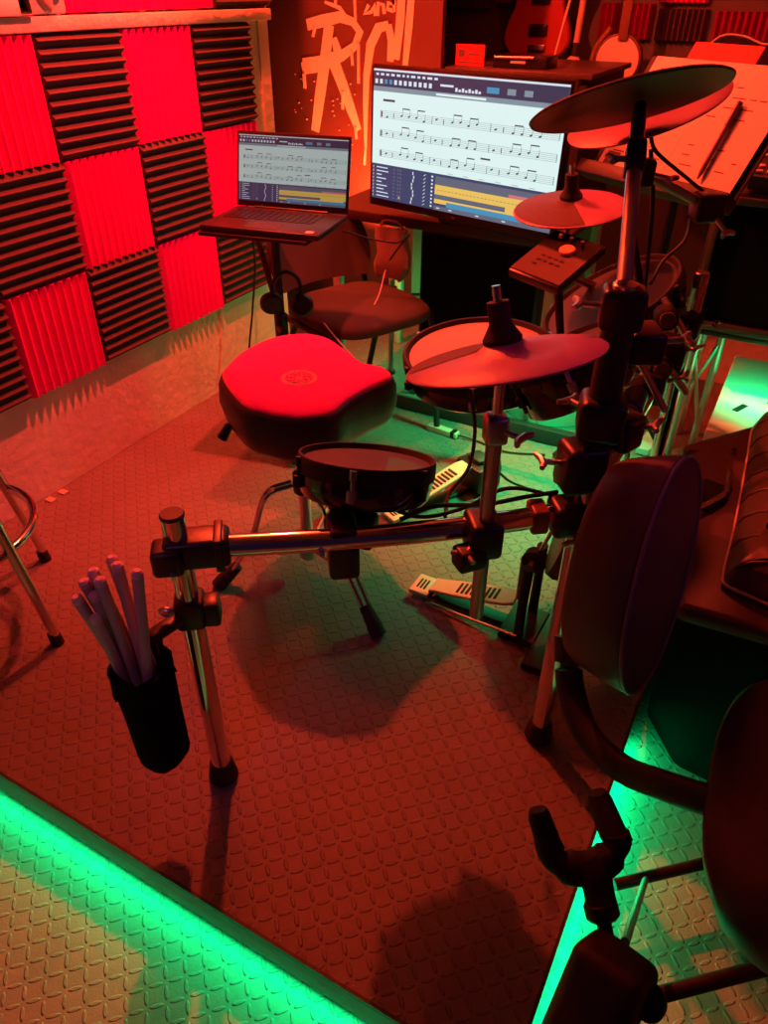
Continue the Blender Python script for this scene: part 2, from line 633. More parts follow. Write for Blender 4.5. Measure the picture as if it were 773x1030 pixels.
# ------------------------------------------------------------------ screens
def screen_mesh(o, x, y, n, w, h, which):
    """display picture: toolbar, three staves of notes, track list and coloured clips"""
    mb = MB()

    def q(key, u0, v0, u1, v1, lay):
        mb.m(SL[key][which])
        f = lambda u, v: o + x * (w * u) + y * (h * (1 - v)) + n * (.0002 + .00012 * lay)
        mb.quad(f(u0, v0), f(u1, v0), f(u1, v1), f(u0, v1))

    def qs(key, pts, lay):
        mb.m(SL[key][which])
        f = lambda u, v: o + x * (w * u) + y * (h * (1 - v)) + n * (.0002 + .00012 * lay)
        mb.quad(*[f(*p) for p in pts])
    rr = random.Random(3)
    q('page', 0, 0, 1, 1, 0)
    q('bar', 0, 0, 1, .125, 1)
    q('txt', 0, 0, 1, .014, 2)
    q('sub', 0, .125, 1, .16, 1)
    q('page', .36, .135, .62, .15, 2)
    u = .015
    for k in range(12):
        ww = rr.uniform(.012, .026)
        q('txt', u, .030, u + ww, .046, 3)
        u += ww + .012
    u = .01
    for k in range(12):
        q('blue' if k in (2, 3) else 'txt', u, .072, u + .016, .105, 3)
        u += .028
    q('txt', .38, .07, .45, .085, 3)
    for k in range(8):
        q('txt', .46 + k * .017, .085 + .01 * (k % 2), .472 + k * .017, .112, 3)
    q('blue', .62, .06, .68, .10, 3)
    q('sub', .72, .06, .76, .10, 3)
    q('sub', .80, .06, .84, .10, 3)
    q('ink', .06, .215, .13, .232, 3)
    for sidx, v in enumerate((.30, .445, .60)):
        for k in range(5):
            q('stf', .045, v + k * .013, .985, v + k * .013 + .004, 2)
        for bx in (.045, .345, .655, .983):
            q('ink', bx, v, bx + .0025, v + .056, 3)
        q('ink', .05, v + .006, .058, v + .05, 4)
        for mstart in (.08, .365, .675):
            px = mstart
            for k in range(6):
                yy = v + rr.choice((.012, .02, .03, .04))
                if k == 1:
                    q('ink', px, v + .012, px + .004, v + .05, 4)
                else:
                    qs('ink', [(px, yy + .004), (px + .012, yy - .004), (px + .013, yy + .008), (px + .001, yy + .016)], 4)
                    if k >= 2:
                        q('ink', px + .011, yy - .045, px + .0128, yy, 4)
                if k in (2, 4):
                    q('ink', px + .011, yy - .052, px + .053, yy - .043, 5)
                px += .043
    q('ink', .62, .545, .67, .558, 5)
    for k in range(6):
        q('stf', .45 + k * .085, .70, .48 + k * .085, .707, 4)
    q('track', 0, .715, 1, 1, 1)
    q('trk2', .385, .735, 1, .80, 2)
    q('yel', .385, .80, 1, .875, 3)
    q('pink', .78, .775, 1, .80, 3)
    q('trk2', .385, .875, .77, .905, 3)
    q('yel', .77, .875, 1, .91, 3)
    q('yel', .385, .91, .98, .945, 3)
    q('blue', .455, .925, 1, .965, 4)
    q('trk2', .385, .965, 1, 1, 2)
    for k in range(30):
        uu = .40 + k * .02
        q('trk2', uu, .838, uu + .012, .842, 5)
    for k in range(9):
        vv = .735 + k * .029
        q('yel', .008, vv, .012, vv + .018, 3)
        q('txt', .03, vv + .003, .03 + rr.uniform(.03, .08), vv + .011, 3)
        for uu in (.135, .16, .175):
            q('trk2', uu, vv + .002, uu + .009, vv + .014, 3)
        q('txt', .25 + .006 * math.sin(k * 1.4), vv, .256 + .006 * math.sin(k * 1.4), vv + .024, 3)
        qs('txt', [(.315, vv + .016), (.328, vv), (.33, vv + .004), (.317, vv + .019)], 3)
        q('txt', .362, vv + .002, .372, vv + .016, 3)
    q('yel', .17, .955, .178, .972, 4)
    for uu in (.40, .47, .62, .76):
        q('txt', uu, .978, uu + .018, .986, 4)
    return mb


# monitor, turned a little towards the drummer
MW, MH = .70, .405
mdir = V((.978, -.208, 0)).normalized()
mbl = ay(371, 205, .75)
mtilt = .04
mup = V((0, 0, 1)) * math.cos(mtilt) - V((mdir.y, -mdir.x, 0)) * math.sin(mtilt)
mn = mdir.cross(mup)
mn = mn if mn.y < 0 else -mn
mup = mup.normalized()
mo = thing('computer_monitor', (mbl.x + .35 * mdir.x, mbl.y + .35 * mdir.y, DZ), 'large black monitor on the desk showing a music score', 'monitor')
Mm = basis((0, 0, 0), mdir, mup, mdir.cross(mup))
cc = mbl + mdir * MW / 2 + mup * MH / 2
MB().box(cc - mn * .018, (MW, MH, .03), Mm, bev=.006).build('bezel', M_black, mo)
b_ = .011
MB().box(cc - mn * .05, (MW * .5, MH * .5, .04), Mm, bev=.012).build('rear_housing', M_black, mo)
so = mbl + mdir * b_ + mup * .024 + mn * -.0022
sm = screen_mesh(so, mdir, mup, mn, MW - 2 * b_, MH - .036, 0)
sm.build('screen', S_page, mo)
lg = mbl + mdir * (MW * .5) + mup * .011
MB().box(lg - mn * .0025, (.012, .004, .002), Mm).build('logo', M_steel, mo)
ft = V((cc.x, cc.y, DZ)) - V((mn.x, mn.y, 0)) * .17
MB().box((ft.x, ft.y, DZ + .008), (.26, .16, .014), rotz(math.atan2(mdir.y, mdir.x)), bev=.004).build('base', M_black, mo)
MB().cyl((ft.x, ft.y, DZ + .01), (ft.x, ft.y, DZ + .26), .022).tube([(ft.x, ft.y, DZ + .24), cc - mn * .06 + V((0, 0, -.02))], .018, 12).build('stem', M_black, mo)

# black loudspeaker below the desk front, and a wide black keyboard shelf in front of it
sp = thing('subwoofer', (.87, .78, 0), 'black subwoofer cabinet under the monitor, behind the snare pad', 'speaker')
MB().box((.93, .95, .475), (.44, .28, .38), bev=.01).build('cabinet', M_satin, sp)
MB().box((.93, .805, .475), (.41, .012, .35), bev=.003).build('grille', M_cloth, sp)
mb = MB()
for x, y in ((.735, 1.065), (.90, 1.065), (.885, .845)):
    MB().cyl((x, y, .001), (x, y, .287), .018).build('foot', M_black, sp)

# brown paper bag hanging at the desk front
bg = thing('paper_bag', (.62, .77, .45), 'crumpled brown paper bag hanging below the monitor', 'bag')
ol = [(0.50, .74), (.66, .75), (.66, .79), (.50, .79)]
rg = []
for k, (z, g, dx) in enumerate(((.497, .6, .0), (.506, .95, -.005), (.54, 1.1, 0), (.585, 1.0, .008), (.63, .92, -.004), (.668, .9, 0))):
    n = 16
    rg.append([V((.625 + dx + g * .065 * math.copysign(abs(math.cos(2 * PI * j / n)) ** .6, math.cos(2 * PI * j / n)) + random.uniform(-.004, .004),
                  .762 + g * .022 * math.copysign(abs(math.sin(2 * PI * j / n)) ** .6, math.sin(2 * PI * j / n)) + random.uniform(-.004, .004), z + random.uniform(-.006, .006))) for j in range(n)])
MB().rings(rg).build('body', M_card, bg, sharp=25)
mb = MB().tube(smooth_open([(.58, .765, .66), (.595, .755, .69), (.65, .755, .69), (.67, .765, .66)]), .003, 8)
mb.build('handle', M_card, bg)

# low steel frame below the desk
sf = thing('equipment_stand', (.62, 1.04, 0), 'low grey steel stand with upright posts beneath the desk', 'stand')
pA, pB = az(393, 375, 0), az(437, 372, 0)
for p in (pA, pB):
    MB().cyl((p.x, p.y, .004), (p.x, p.y, .40), .011).build('post', M_steel, sf)
    MB().cyl((p.x, p.y, 0), (p.x, p.y, .012), .02).build('foot', M_rubber, sf)
MB().cyl((pA.x, pA.y, .33), (pB.x, pB.y, .33), .008).build('crossbar', M_steel, sf)
MB().box((pA.x, pA.y, .36), (.04, .03, .022), bev=.004).build('clamp', M_black, sf)

# ------------------------------------------------------------------ laptop and its stand
LC = V((.482, .30, .76))
la = math.radians(11)
lx, ly = V((math.cos(la), math.sin(la), 0)), V((-math.sin(la), math.cos(la), 0))
LW, LD = .367, .24
lp = thing('laptop', LC, 'open black laptop with a music score on its screen, beside the foam wall', 'laptop')
Ml = basis((0, 0, 0), lx, ly, V((0, 0, 1)))
MB().box(LC + V((0, 0, .009)), (LW, LD, .018), Ml, bev=.004).build('base', mat('laptop_shell', (.035, .03, .032), .35, .3), lp)
mb = MB()
for r in range(5):
    for c in range(14):
        mb.box(LC + lx * (-.152 + c * .0205) + ly * (.075 - r * .021) + V((0, 0, .0188)), (.017, .017, .0022), Ml, bev=.0006, seg=1)
mb.build('keyboard', M_black, lp)
MB().box(LC - ly * .075 + V((0, 0, .0182)), (.1, .06, .001), Ml).build('touchpad', M_satin, lp)
mb = MB().box(LC + lx * .15 - ly * .10 + V((0, 0, .0184)), (.022, .018, .001), Ml)
mb.build('sticker', M_paper, lp)
tl = math.radians(14)
lup = V((0, 0, 1)) * math.cos(tl) + ly * math.sin(tl)
lno = lx.cross(lup)
lno = lno if lno.y < 0 else -lno
hb = LC + ly * (LD / 2 - .004) + V((0, 0, .02))
LH = .208
Msc = basis((0, 0, 0), lx, lup, lx.cross(lup))
ld = MB().box(hb + lup * LH / 2 - lno * .004, (LW, LH, .008), Msc, bev=.003).build('lid', M_black, lp)
sm = screen_mesh(hb - lx * (LW / 2 - .008) + lup * .016 + lno * .0006, lx, lup, lno, LW - .016, LH - .026, 1)
sm.build('display', S_page, ld)
MB().cyl(hb - lx * .12 - V((0, 0, .003)), hb + lx * .12 - V((0, 0, .003)), .006).build('hinge', M_black, lp)

ls = thing('laptop_stand', (LC.x - .02, LC.y + .05, 0), 'black tripod stand holding up the laptop', 'stand')
pc = az(273, 245, .76)
MB().box(LC + V((0, 0, -.007)) + lx * -.02, (.34, .25, .012), Ml, bev=.004).build('tray', M_satin, ls)
px_, py_ = LC.x - .06, LC.y + .07
MB().cyl((px_, py_, .12), (px_, py_, .745), .014).build('pole', M_satin, ls)
MB().cyl((px_, py_, .36), (px_, py_, .46), .022, bev=.004).build('collar', M_black, ls)
MB().cyl((px_ + .01, py_ - .02, .42), (px_ + .045, py_ - .05, .42), .013).build('knob', M_black, ls)
for k in range(3):
    a = 1.2 + k * 2 * PI / 3
    d = V((math.cos(a), math.sin(a), 0))
    b = V((px_, py_, 0))
    MB().tube([b + V((0, 0, .30)) + d * .012, b + V((0, 0, .12)) + d * .12, b + d * .22 + V((0, 0, .012))], .009, 10).build('leg', M_satin, ls)

# ------------------------------------------------------------------ chair against the recess
ch = thing('stacking_chair', (.62, .58, 0), 'worn padded stacking chair with black tube frame behind the red throne', 'chair')
ca = math.radians(-24)
cX, cY = V((math.cos(ca), math.sin(ca), 0)), V((-math.sin(ca), math.cos(ca), 0))   # faces +cX
c0 = V((.61, .56, 0))
Mc = basis((0, 0, 0), cX, cY, V((0, 0, 1)))
sq = []
for j in range(40):
    t = 2 * PI * j / 40
    sq.append((.205 * math.copysign(abs(math.cos(t)) ** .55, math.cos(t)), .205 * math.copysign(abs(math.sin(t)) ** .55, math.sin(t))))
rg = []
for g, z in ((.9, .425), (1, .435), (1.0, .455), (.95, .468), (.8, .477), (.4, .482), (.02, .483)):
    rg.append([c0 + cX * (x * g) + cY * (y * g) + V((0, 0, z)) for x, y in sq])
MB().rings(rg).build('seat', M_chairf, ch, sharp=60)
bk = c0 - cX * .235
rg = []
for i in range(9):
    t = -1 + i / 4
    pass
mb = MB()
nb = 11
for side in (0,):
    r1 = []
    for off in (0., .03):
        pass
lean = .30
rows_ = []
for i in range(9):
    zz = .487 + .178 * i / 8
    ed = .9 + .1 * math.sin(PI * i / 8)
    rows_.append([])
    for j in range(nb):
        t = -1 + 2 * j / (nb - 1)
        rows_[-1].append(bk + cY * (.2 * t * ed) + cX * (.045 * t * t - (zz - .45) * lean) + V((0, 0, zz)))
front = [[mb.b.verts.new(p + cX * .018) for p in r] for r in rows_]
back_ = [[mb.b.verts.new(p - cX * .014) for p in r] for r in rows_]
for i in range(8):
    for j in range(nb - 1):
        mb.face([front[i][j], front[i][j + 1], front[i + 1][j + 1], front[i + 1][j]])
        mb.face([back_[i][j], back_[i + 1][j], back_[i + 1][j + 1], back_[i][j + 1]])
    mb.face([front[i][0], front[i + 1][0], back_[i + 1][0], back_[i][0]])
    mb.face([front[i][-1], back_[i][-1], back_[i + 1][-1], front[i + 1][-1]])
for j in range(nb - 1):
    mb.face([front[0][j], back_[0][j], back_[0][j + 1], front[0][j + 1]])
    mb.face([front[-1][j], front[-1][j + 1], back_[-1][j + 1], back_[-1][j]])
mb.build('backrest', M_chairf, ch, sharp=50)
for sgn in (-1, 1):
    yy = cY * (.19 * sgn)
    MB().tube(smooth_open([c0 - cX * .325 + yy + V((0, 0, .655)), c0 - cX * .28 + yy + V((0, 0, .56)), c0 - cX * .235 + yy + V((0, 0, .47)), c0 - cX * .19 + yy + V((0, 0, .415)), c0 + cX * .1 + yy + V((0, 0, .415))]), .011, 10).build('back_frame', M_black, ch)
    MB().tube(smooth_open([c0 + cX * .1 + yy + V((0, 0, .414)), c0 + cX * .16 + yy + V((0, 0, .40)), c0 + cX * .2 + yy * 1.05 + V((0, 0, .012))]), .011, 10).build('leg', M_black, ch)
    MB().tube(smooth_open([c0 - cX * .05 + yy + V((0, 0, .414)), c0 - cX * .12 + yy + V((0, 0, .38)), c0 - cX * .25 + yy * 1.05 + V((0, 0, .012))]), .011, 10).build('leg', M_black, ch)

# headphones hooked on the chair back
hp = thing('headphones', c0 + cY * -.2 + V((-.1, -.03, .43)), 'black headphones hanging beside the padded chair seat', 'headphones')
hc = ad(303, 307, 2.24)
MB().lathe([(.001, 0), (.03, 0), (.036, .008), (.036, .022), (.028, .03), (.001, .03)], basis(hc, *frame_of((.6, -.7, .3))), 24).build('ear_cup', M_black, hp)
MB().lathe([(.001, 0), (.03, 0), (.036, .008), (.036, .022), (.028, .03), (.001, .03)], basis(hc + V((-.07, -.05, 0)), *frame_of((-.6, .7, .3))), 24).build('ear_cup', M_black, hp)
MB().tube(smooth_open([hc, hc + V((-.01, .01, .07)), hc + V((-.035, -.02, .10)), hc + V((-.065, -.045, .07)), hc + V((-.07, -.05, .01))]), .006, 8).build('headband', M_black, hp)

# ------------------------------------------------------------------ drum throne
TZ = .56
op = [(223.5, 381.6), (243.7, 408.5), (267, 417), (290, 421), (311, 421.5), (334.5, 417), (351, 404), (371.5, 392.5), (392, 383), (394, 377), (386, 371.5), (365, 366.5), (346, 352), (328, 341), (304, 337), (274, 341), (247, 353), (230, 368)]
tp = [V((az(x, y, TZ).x, az(x, y, TZ).y)) for x, y in op]
tp = smooth_closed(tp, 5)
tcn = sum(tp, V((0, 0))) / len(tp)
th = thing('drum_throne', (tcn.x, tcn.y, 0), 'red velour drum throne with black sides and round emblem', 'drum throne')


def loop(g, z, off=0.):
    pts = [(tcn.x + (p.x - tcn.x) * g, tcn.y + (p.y - tcn.y) * g) for p in tp]
    if off:
        pts = inset(pts, -off)
    return [V((x, y, z)) for x, y in pts]


MB().rings([loop(.8, TZ - .120), loop(.96, TZ - .116), loop(1., TZ - .10, .004), loop(1, TZ - .06, .013), loop(1, TZ - .02, .010), loop(1, TZ - .004, .003), loop(.985, TZ + .001), loop(.9, TZ + .001)]).build('seat_side', M_leather, th, sharp=60)
cush = MB().rings([loop(1., TZ - .004, -.002), loop(.99, TZ + .003), loop(.95, TZ + .009), loop(.8, TZ + .015), loop(.5, TZ + .017), loop(.2, TZ + .017), loop(.02, TZ + .017)], cap0=False).build('seat_top', M_vel, th, sharp=60)
# emblem
ec = az(301, 380, TZ + .018)
mb = MB()
Me = basis((ec.x, ec.y, TZ + .0172), *frame_of((0, 0, 1)))
for r in (.041, .036):
    mb.lathe([(r - .0009, 0), (r + .0009, 0), (r + .0009, .0009), (r - .0009, .0009)], Me, 40, closed=True)
for k in range(8):
    a = 2 * PI * k / 8
    mb.tube([Me @ V((.013 * math.cos(a), .013 * math.sin(a), .0006)), Me @ V((.023 * math.cos(a + .35), .023 * math.sin(a + .35), .0006)), Me @ V((.031 * math.cos(a - .1), .031 * math.sin(a - .1), .0006))], .0011, 6)
mb.lathe([(.005, 0), (.007, 0), (.007, .0008), (.005, .0008)], Me, 20, closed=True)
mb.build('emblem', M_bind, cush)
tb = V((.905, -.235, 0))
MB().cyl(tb + V((0, 0, .06)), tb + V((0, 0, .45)), .0165).build('column', M_chrome, th)
MB().cyl(tb + V((0, 0, .27)), tb + V((0, 0, .33)), .027, bev=.004).build('collar', M_satin, th)
MB().cyl(tb + V((0, 0, .055)), tb + V((0, 0, .11)), .025, bev=.004).build('hub', M_chrome, th)
MB().box((tb.x, tb.y, .436), (.14, .14, .018), bev=.004).build('seat_plate', M_black, th)
kp = az(226, 436, .44)
MB().cyl(kp + V((.01, .01, .02)), kp - V((.005, .005, .012)), .010, .014).build('lever', M_black, th)
for fx, fy in ((1.19, -.36), (.73, -.405), (.84, .06)):
    d = V((fx - tb.x, fy - tb.y, 0))
    L_ = d.length
    d.normalize()
    sd = V((-d.y, d.x, 0)) * .010
    leg = MB()
    for s_ in (-1, 1):
        leg.tube(smooth_open([tb + d * .03 + sd * s_ + V((0, 0, .30)), tb + d * (.10) + sd * s_ + V((0, 0, .275)), tb + d * (L_ * .6) + sd * s_ + V((0, 0, .15)), tb + d * (L_ - .02) + sd * s_ * .8 + V((0, 0, .035))], 5), .0055, 8)
    lg_ = leg.build('leg', M_chrome, th)
    MB().tube([tb + d * (L_ - .05) + V((0, 0, .062)), tb + d * (L_ - .01) + V((0, 0, .025)), tb + d * (L_ + .008) + V((0, 0, .004))], [.015, .02, .021], 12).build('rubber_foot', M_rubber, lg_)
    MB().tube([tb + d * .025 + V((0, 0, .085)), tb + d * (L_ * .66) + V((0, 0, .125))], .0045, 8).build('brace', M_chrome, th)

# ------------------------------------------------------------------ drum rack
P1 = V((1.112, -.872, 0))
P2 = V((1.652, -.462, 0))
RZ = .60
rk = thing('drum_rack', (1.4, -.66, 0), 'chrome tube drum rack with black clamps across the mat', 'drum rack')


def post(p, z0, z1, r=.019, m=M_chrome, name='post'):
    return MB().cyl((p.x, p.y, z0), (p.x, p.y, z1), r, seg=24, bev=.002).build(name, m, rk)


post(P1, .02, .668)
post(P2, .02, 1.0)
for p in (P1, P2):
    MB().lathe([(.001, 0), (.027, 0), (.03, .006), (.028, .02), (.024, .045), (.0195, .05), (.001, .05)], basis((p.x, p.y, .001), *frame_of((0, 0, 1))), 24).build('rubber_foot', M_rubber, rk)
MB().cyl((P1.x, P1.y, .664), (P1.x, P1.y, .672), .0198, bev=.002).build('end_cap', M_satin, rk)
rdir = (P2 - P1).normalized()
rs, re = P1 + rdir * .05 + V((0, 0, RZ)), P2 - rdir * .03 + V((0, 0, RZ))
rail_pts = smooth_open([rs, rs.lerp(re, .35) + V((.006, -.008, 0)), rs.lerp(re, .7) + V((.004, -.006, .0)), re + V((0, 0, .006))], 6)
MB().tube(rail_pts, .019, 24).build('rail', M_chrome, rk)
Mr = basis((0, 0, 0), rdir, V((-rdir.y, rdir.x, 0)), V((0, 0, 1)))


def clamp(c, size, M=Mr, wing=None, mm=M_black, nm='clamp'):
    o = MB().box(c, size, M, bev=min(size) * .18, seg=3).build(nm, mm, rk)
    if wing is not None:
        a = V(c)
        b = a + V(wing)
        d = V(wing).normalized()
        xx, yy, _ = frame_of(d)
        w = MB()
        w.cyl(a, b, .005, seg=10)
        w.tube([b - xx * .022 + d * .006, b - xx * .01, b + xx * .01, b + xx * .022 + d * .006], [.0045, .006, .006, .0045], 8)
        w.build('wing_screw', M_steel, o)
    return o


clamp(P1 + rdir * .03 + V((0, 0, RZ)), (.105, .056, .054), wing=(-.02, -.045, -.02))
clamp(P1 + V((-.005, -.02, RZ - .005)), (.05, .05, .05))
clamp(P1 + rdir * .065 + V((0, 0, RZ)), (.014, .062, .062), nm='rail_collar')
clamp(P2 + V((0, 0, RZ)) - rdir * .012, (.09, .062, .06), wing=(.02, -.05, -.02))
clamp(re - rdir * .05 + V((0, 0, .004)), (.03, .048, .046), nm='rail_collar', mm=mat('collar_red', (.2, .06, .05), .35))
# upper sleeve with its clamps
MB().cyl((P2.x, P2.y, .66), (P2.x, P2.y, .965), .0245, bev=.003).build('sleeve', M_satin, rk)
Mi = rotz(.3)
clamp((P2.x, P2.y, .965), (.062, .05, .06), Mi, wing=(-.06, -.015, .0))
clamp((P2.x, P2.y, .79), (.072, .072, .07), Mi, wing=(-.06, .03, 0))
clamp((P2.x - .015, P2.y - .01, .70), (.07, .065, .085), rotz(.7), wing=(-.055, -.035, .01))
clamp((P2.x + .03, P2.y + .03, .76), (.06, .05, .06), rotz(-.4), wing=(.05, .0, .02))
clamp((P2.x + .03, P2.y + .05, .90), (.055, .07, .05), rotz(.5), wing=(.06, .02, .01))
clamp((P2.x - .04, P2.y + .03, .665), (.05, .05, .05), rotz(.2))
# side rail running back with a rear post
sr0, sr1 = P2 + V((0, .03, .63)), V((1.66, .46, .63))
MB().cyl(sr0, sr1, .019, seg=20).build('side_rail', M_chrome, rk)
P3 = V((1.66, .47, 0))
post(P3, .02, .76)
MB().lathe([(.001, 0), (.027, 0), (.03, .006), (.0195, .05), (.001, .05)], basis((P3.x, P3.y, .001), *frame_of((0, 0, 1))), 24).build('rubber_foot', M_rubber, rk)
clamp(P3 + V((0, -.01, .63)), (.06, .09, .06), Matrix.Identity(4), wing=(.06, 0, .01))
clamp((1.657, .02, .64), (.06, .06, .07), Matrix.Identity(4), wing=(.06, .01, .03))
clamp((1.658, .22, .64), (.07, .06, .08), Matrix.Identity(4), wing=(.055, -.02, .03))
# cymbal arm on the front rail
A1 = ad(507, 352, 1.035)
A1.z = 0
MB().cyl((A1.x, A1.y, .42), (A1.x, A1.y, .80), .0125, seg=20).build('cymbal_arm', M_steel, rk)
MB().cyl((A1.x, A1.y, .80), (A1.x, A1.y, .94), .008, seg=16).build('cymbal_rod', M_chrome, rk)
clamp((A1.x - .005, A1.y + .004, RZ - .002), (.056, .07, .068), wing=(-.01, -.05, -.015))
clamp((A1.x - .012, A1.y - .03, RZ - .03), (.05, .04, .04), rotz(.9))
clamp((A1.x, A1.y, .80), (.034, .034, .046), mm=M_steel, wing=(.045, -.01, .0))
# pad arm clamp on the front rail
sN_c = ad(369.5, 463, 1.30)
ap = V((1.318, -.705, RZ))
clamp(ap - V((0, 0, .03)), (.052, .066, .10), wing=(-.02, -.045, .02))
MB().tube(smooth_open([ap + V((.0, .03, -.05)), ap + V((-.005, .07, -.045)), V((sN_c.x, sN_c.y, sN_c.z - .085))], 5), .006, 10).build('pad_arm', M_steel, rk)
# wing rods and tube ends of the rear clamp cluster
for (qa, qb, r_) in (((643, 362, 1.50), (670, 414, 1.47), .007), ((668, 300, 1.66), (697, 348, 1.62), .008), ((655, 345, 1.6), (690, 395, 1.75), .009)):
    MB().cyl(ad(*qa), ad(*qb), r_, seg=14, bev=.002).build('clamp_rod', M_steel, rk)
for (qa, qb) in (((672, 322, 1.58), (668, 316, 1.66)), ((666, 372, 1.56), (652, 356, 1.68)), ((633, 415, 1.38), (640, 398, 1.5))):
    t_ = MB().cyl(ad(*qa), ad(*qb), .024, seg=24, bev=.004).build('tube_socket', M_black, rk)
    d_ = (ad(*qb) - ad(*qa)).normalized()
    MB().cyl(ad(*qa) - d_ * .004, ad(*qb), .0175, seg=20, bev=.002).build('end_cap', M_brown, t_)
# ride boom
RB0, RB1 = V((P2.x, P2.y, .96)), ad(644, 107, 1.19)
MB().cyl(RB0, RB1, .0115, seg=20).build('boom_arm', M_steel, rk)
bm_ = RB0.lerp(RB1, .72)
clamp(bm_, (.03, .035, .055), basis((0, 0, 0), *frame_of(RB1 - RB0)), mm=M_satin, wing=(-.03, -.015, 0))


# ------------------------------------------------------------------ cymbals
def cymbal(spec, top, label, name='cymbal_pad', under=M_cymbu, zone=None, nut=True, wedge=None):
    c, n, R = spec
    X, Y, Z = frame_of(n, (1, 0, 0) if abs(n.x) < .9 else (0, 1, 0))
    M = basis(c, X, Y, Z)
    t = thing(name, c, label, 'cymbal', 'electronic cymbal pads of the kit')
    pr = [(.02, .012), (R * .2, .011), (R * .27, .004), (R * .6, -.002), (R * .97, -.010), (R, -.013), (R * .99, -.016)]
    pu = [(R * .99, -.016), (R * .6, -.010), (R * .27, -.006), (.02, -.004)]
    mb = MB()
    mb.m(top).lathe(pr, M, 56)
    mb.m(under).lathe(pu, M, 56)
    mb.build('plate', top, t, sharp=50)
    if wedge:  # darker brown matte wedge laid over part of the plate
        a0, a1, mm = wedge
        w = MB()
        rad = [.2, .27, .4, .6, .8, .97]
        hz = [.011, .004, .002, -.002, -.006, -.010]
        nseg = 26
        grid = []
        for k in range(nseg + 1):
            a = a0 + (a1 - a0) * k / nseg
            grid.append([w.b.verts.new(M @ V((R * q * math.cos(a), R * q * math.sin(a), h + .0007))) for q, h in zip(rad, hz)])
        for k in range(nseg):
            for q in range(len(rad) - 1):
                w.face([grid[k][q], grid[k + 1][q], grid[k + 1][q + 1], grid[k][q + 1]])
        w.build('dark_wedge', mm, t, sharp=60)
    if nut:
        MB().lathe([(.001, 0), (.027, 0), (.028, .006), (.023, .014), (.016, .026), (.0155, .056), (.001, .057)], basis(c + n * .011, X, Y, Z), 24).build('stopper', M_rubber, t)
        MB().lathe([(.001, 0), (.006, 0), (.006, .022), (.001, .022)], basis(c + n * .066, X, Y, Z), 16).build('wing_nut', M_chrome, t)
    return t, M, R


sp1 = disc_fit(507, 352, 101.5, .19, 9., 1.035)
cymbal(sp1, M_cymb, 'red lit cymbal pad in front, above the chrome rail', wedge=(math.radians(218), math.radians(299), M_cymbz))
sp2 = disc_fit(574.5, 204, 57.5, .30, 3, 1.82)
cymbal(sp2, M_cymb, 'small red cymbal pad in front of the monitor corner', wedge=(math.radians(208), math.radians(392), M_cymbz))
spr = disc_fit(631.5, 94, 99, .20, 13.5, 1.2, below=True)
cymbal(spr, M_cymbd, 'large dark cymbal pad tilted highest on the kit', nut=False)
spc = disc_fit(650, 105, 80, .26, 18, 1.42)
cymbal(spc, M_cymb, 'orange red cymbal pad just below the dark top cymbal', nut=False)
# stands for the two rear cymbals, part of the rack
c2 = sp2[0]
MB().cyl(c2 - V((0, 0, .006)), (c2.x, c2.y, .72), .008).build('cymbal_rod', M_chrome, rk)
MB().tube([V((c2.x, c2.y, .73)), V((1.48, .60, .62)), V((1.655, .48, .68))], .011, 12).build('cymbal_arm', M_steel, rk)
c4 = spc[0]
MB().tube([c4 - V((0, 0, .004)), V((c4.x + .01, c4.y - .01, .95)), V((1.657, .02, .67))], .009, 12).build('cymbal_arm', M_satin, rk)
clamp((c4.x + .02, c4.y - .02, 1.04), (.05, .04, .05), rotz(.3), wing=(.06, -.01, -.005))
e1, e2 = ad(672, 165, 1.5), ad(712, 208, 1.5)
MB().cyl(V((c4.x + .02, c4.y - .02, 1.04)), e2, .010).build('boom_arm', M_steel, rk)
clamp(e2, (.06, .05, .055), rotz(.6), wing=(.05, -.02, -.04))


# ------------------------------------------------------------------ drum pads
def drum_pad(spec, depth, head, label, lugs=6, box=True, shell=M_shell, hoop=M_rubber, shrink=.97):
    c, n, R = spec
    X, Y, Z = frame_of(n, (1, 0, 0) if abs(n.x) < .9 else (0, 1, 0))
    M = basis(c, X, Y, Z)
    t = thing('drum_pad', c - n * depth, label, 'drum pad', 'electronic drum pads of the kit')
    MB().lathe([(R * .9, -.022), (R * .995, -.022), (R, -.018), (R, .003), (R * .985, .009), (R * .95, .009), (R * .925, .002), (R * .9, -.004)], M, 56, closed=True).build('hoop', hoop, t)
    MB().lathe([(.001, -.006), (R * .93, -.006), (R * .93, -.001), (R * .5, .0005), (.001, .001)], M, 48).build('head', head, t)
    MB().lathe([(.001, -depth), (R * shrink * .92, -depth), (R * shrink * .96, -depth + .006), (R * shrink, -.035), (R * shrink, -.012), (.001, -.012)], M, 56).build('shell', shell, t)
    for k in range(lugs):
        a = 2 * PI * (k + .3) / lugs
        p = M @ V((R * 1.0 * math.cos(a), R * 1.0 * math.sin(a), -.006))
        q = M @ V((R * 1.0 * math.cos(a), R * 1.0 * math.sin(a), -depth * .75))
        rod = MB().cyl(p + n * .006, q, .0045, seg=10)
        rod.cyl(p + n * .012, p - n * .004, .007, seg=10)
        rod.box((p + q) / 2 - n * .01, (.016, .016, .022), M, bev=.003)
        rod.build('lug', M_steel if k % 2 == 0 else M_satin, t)
    return t, M, R


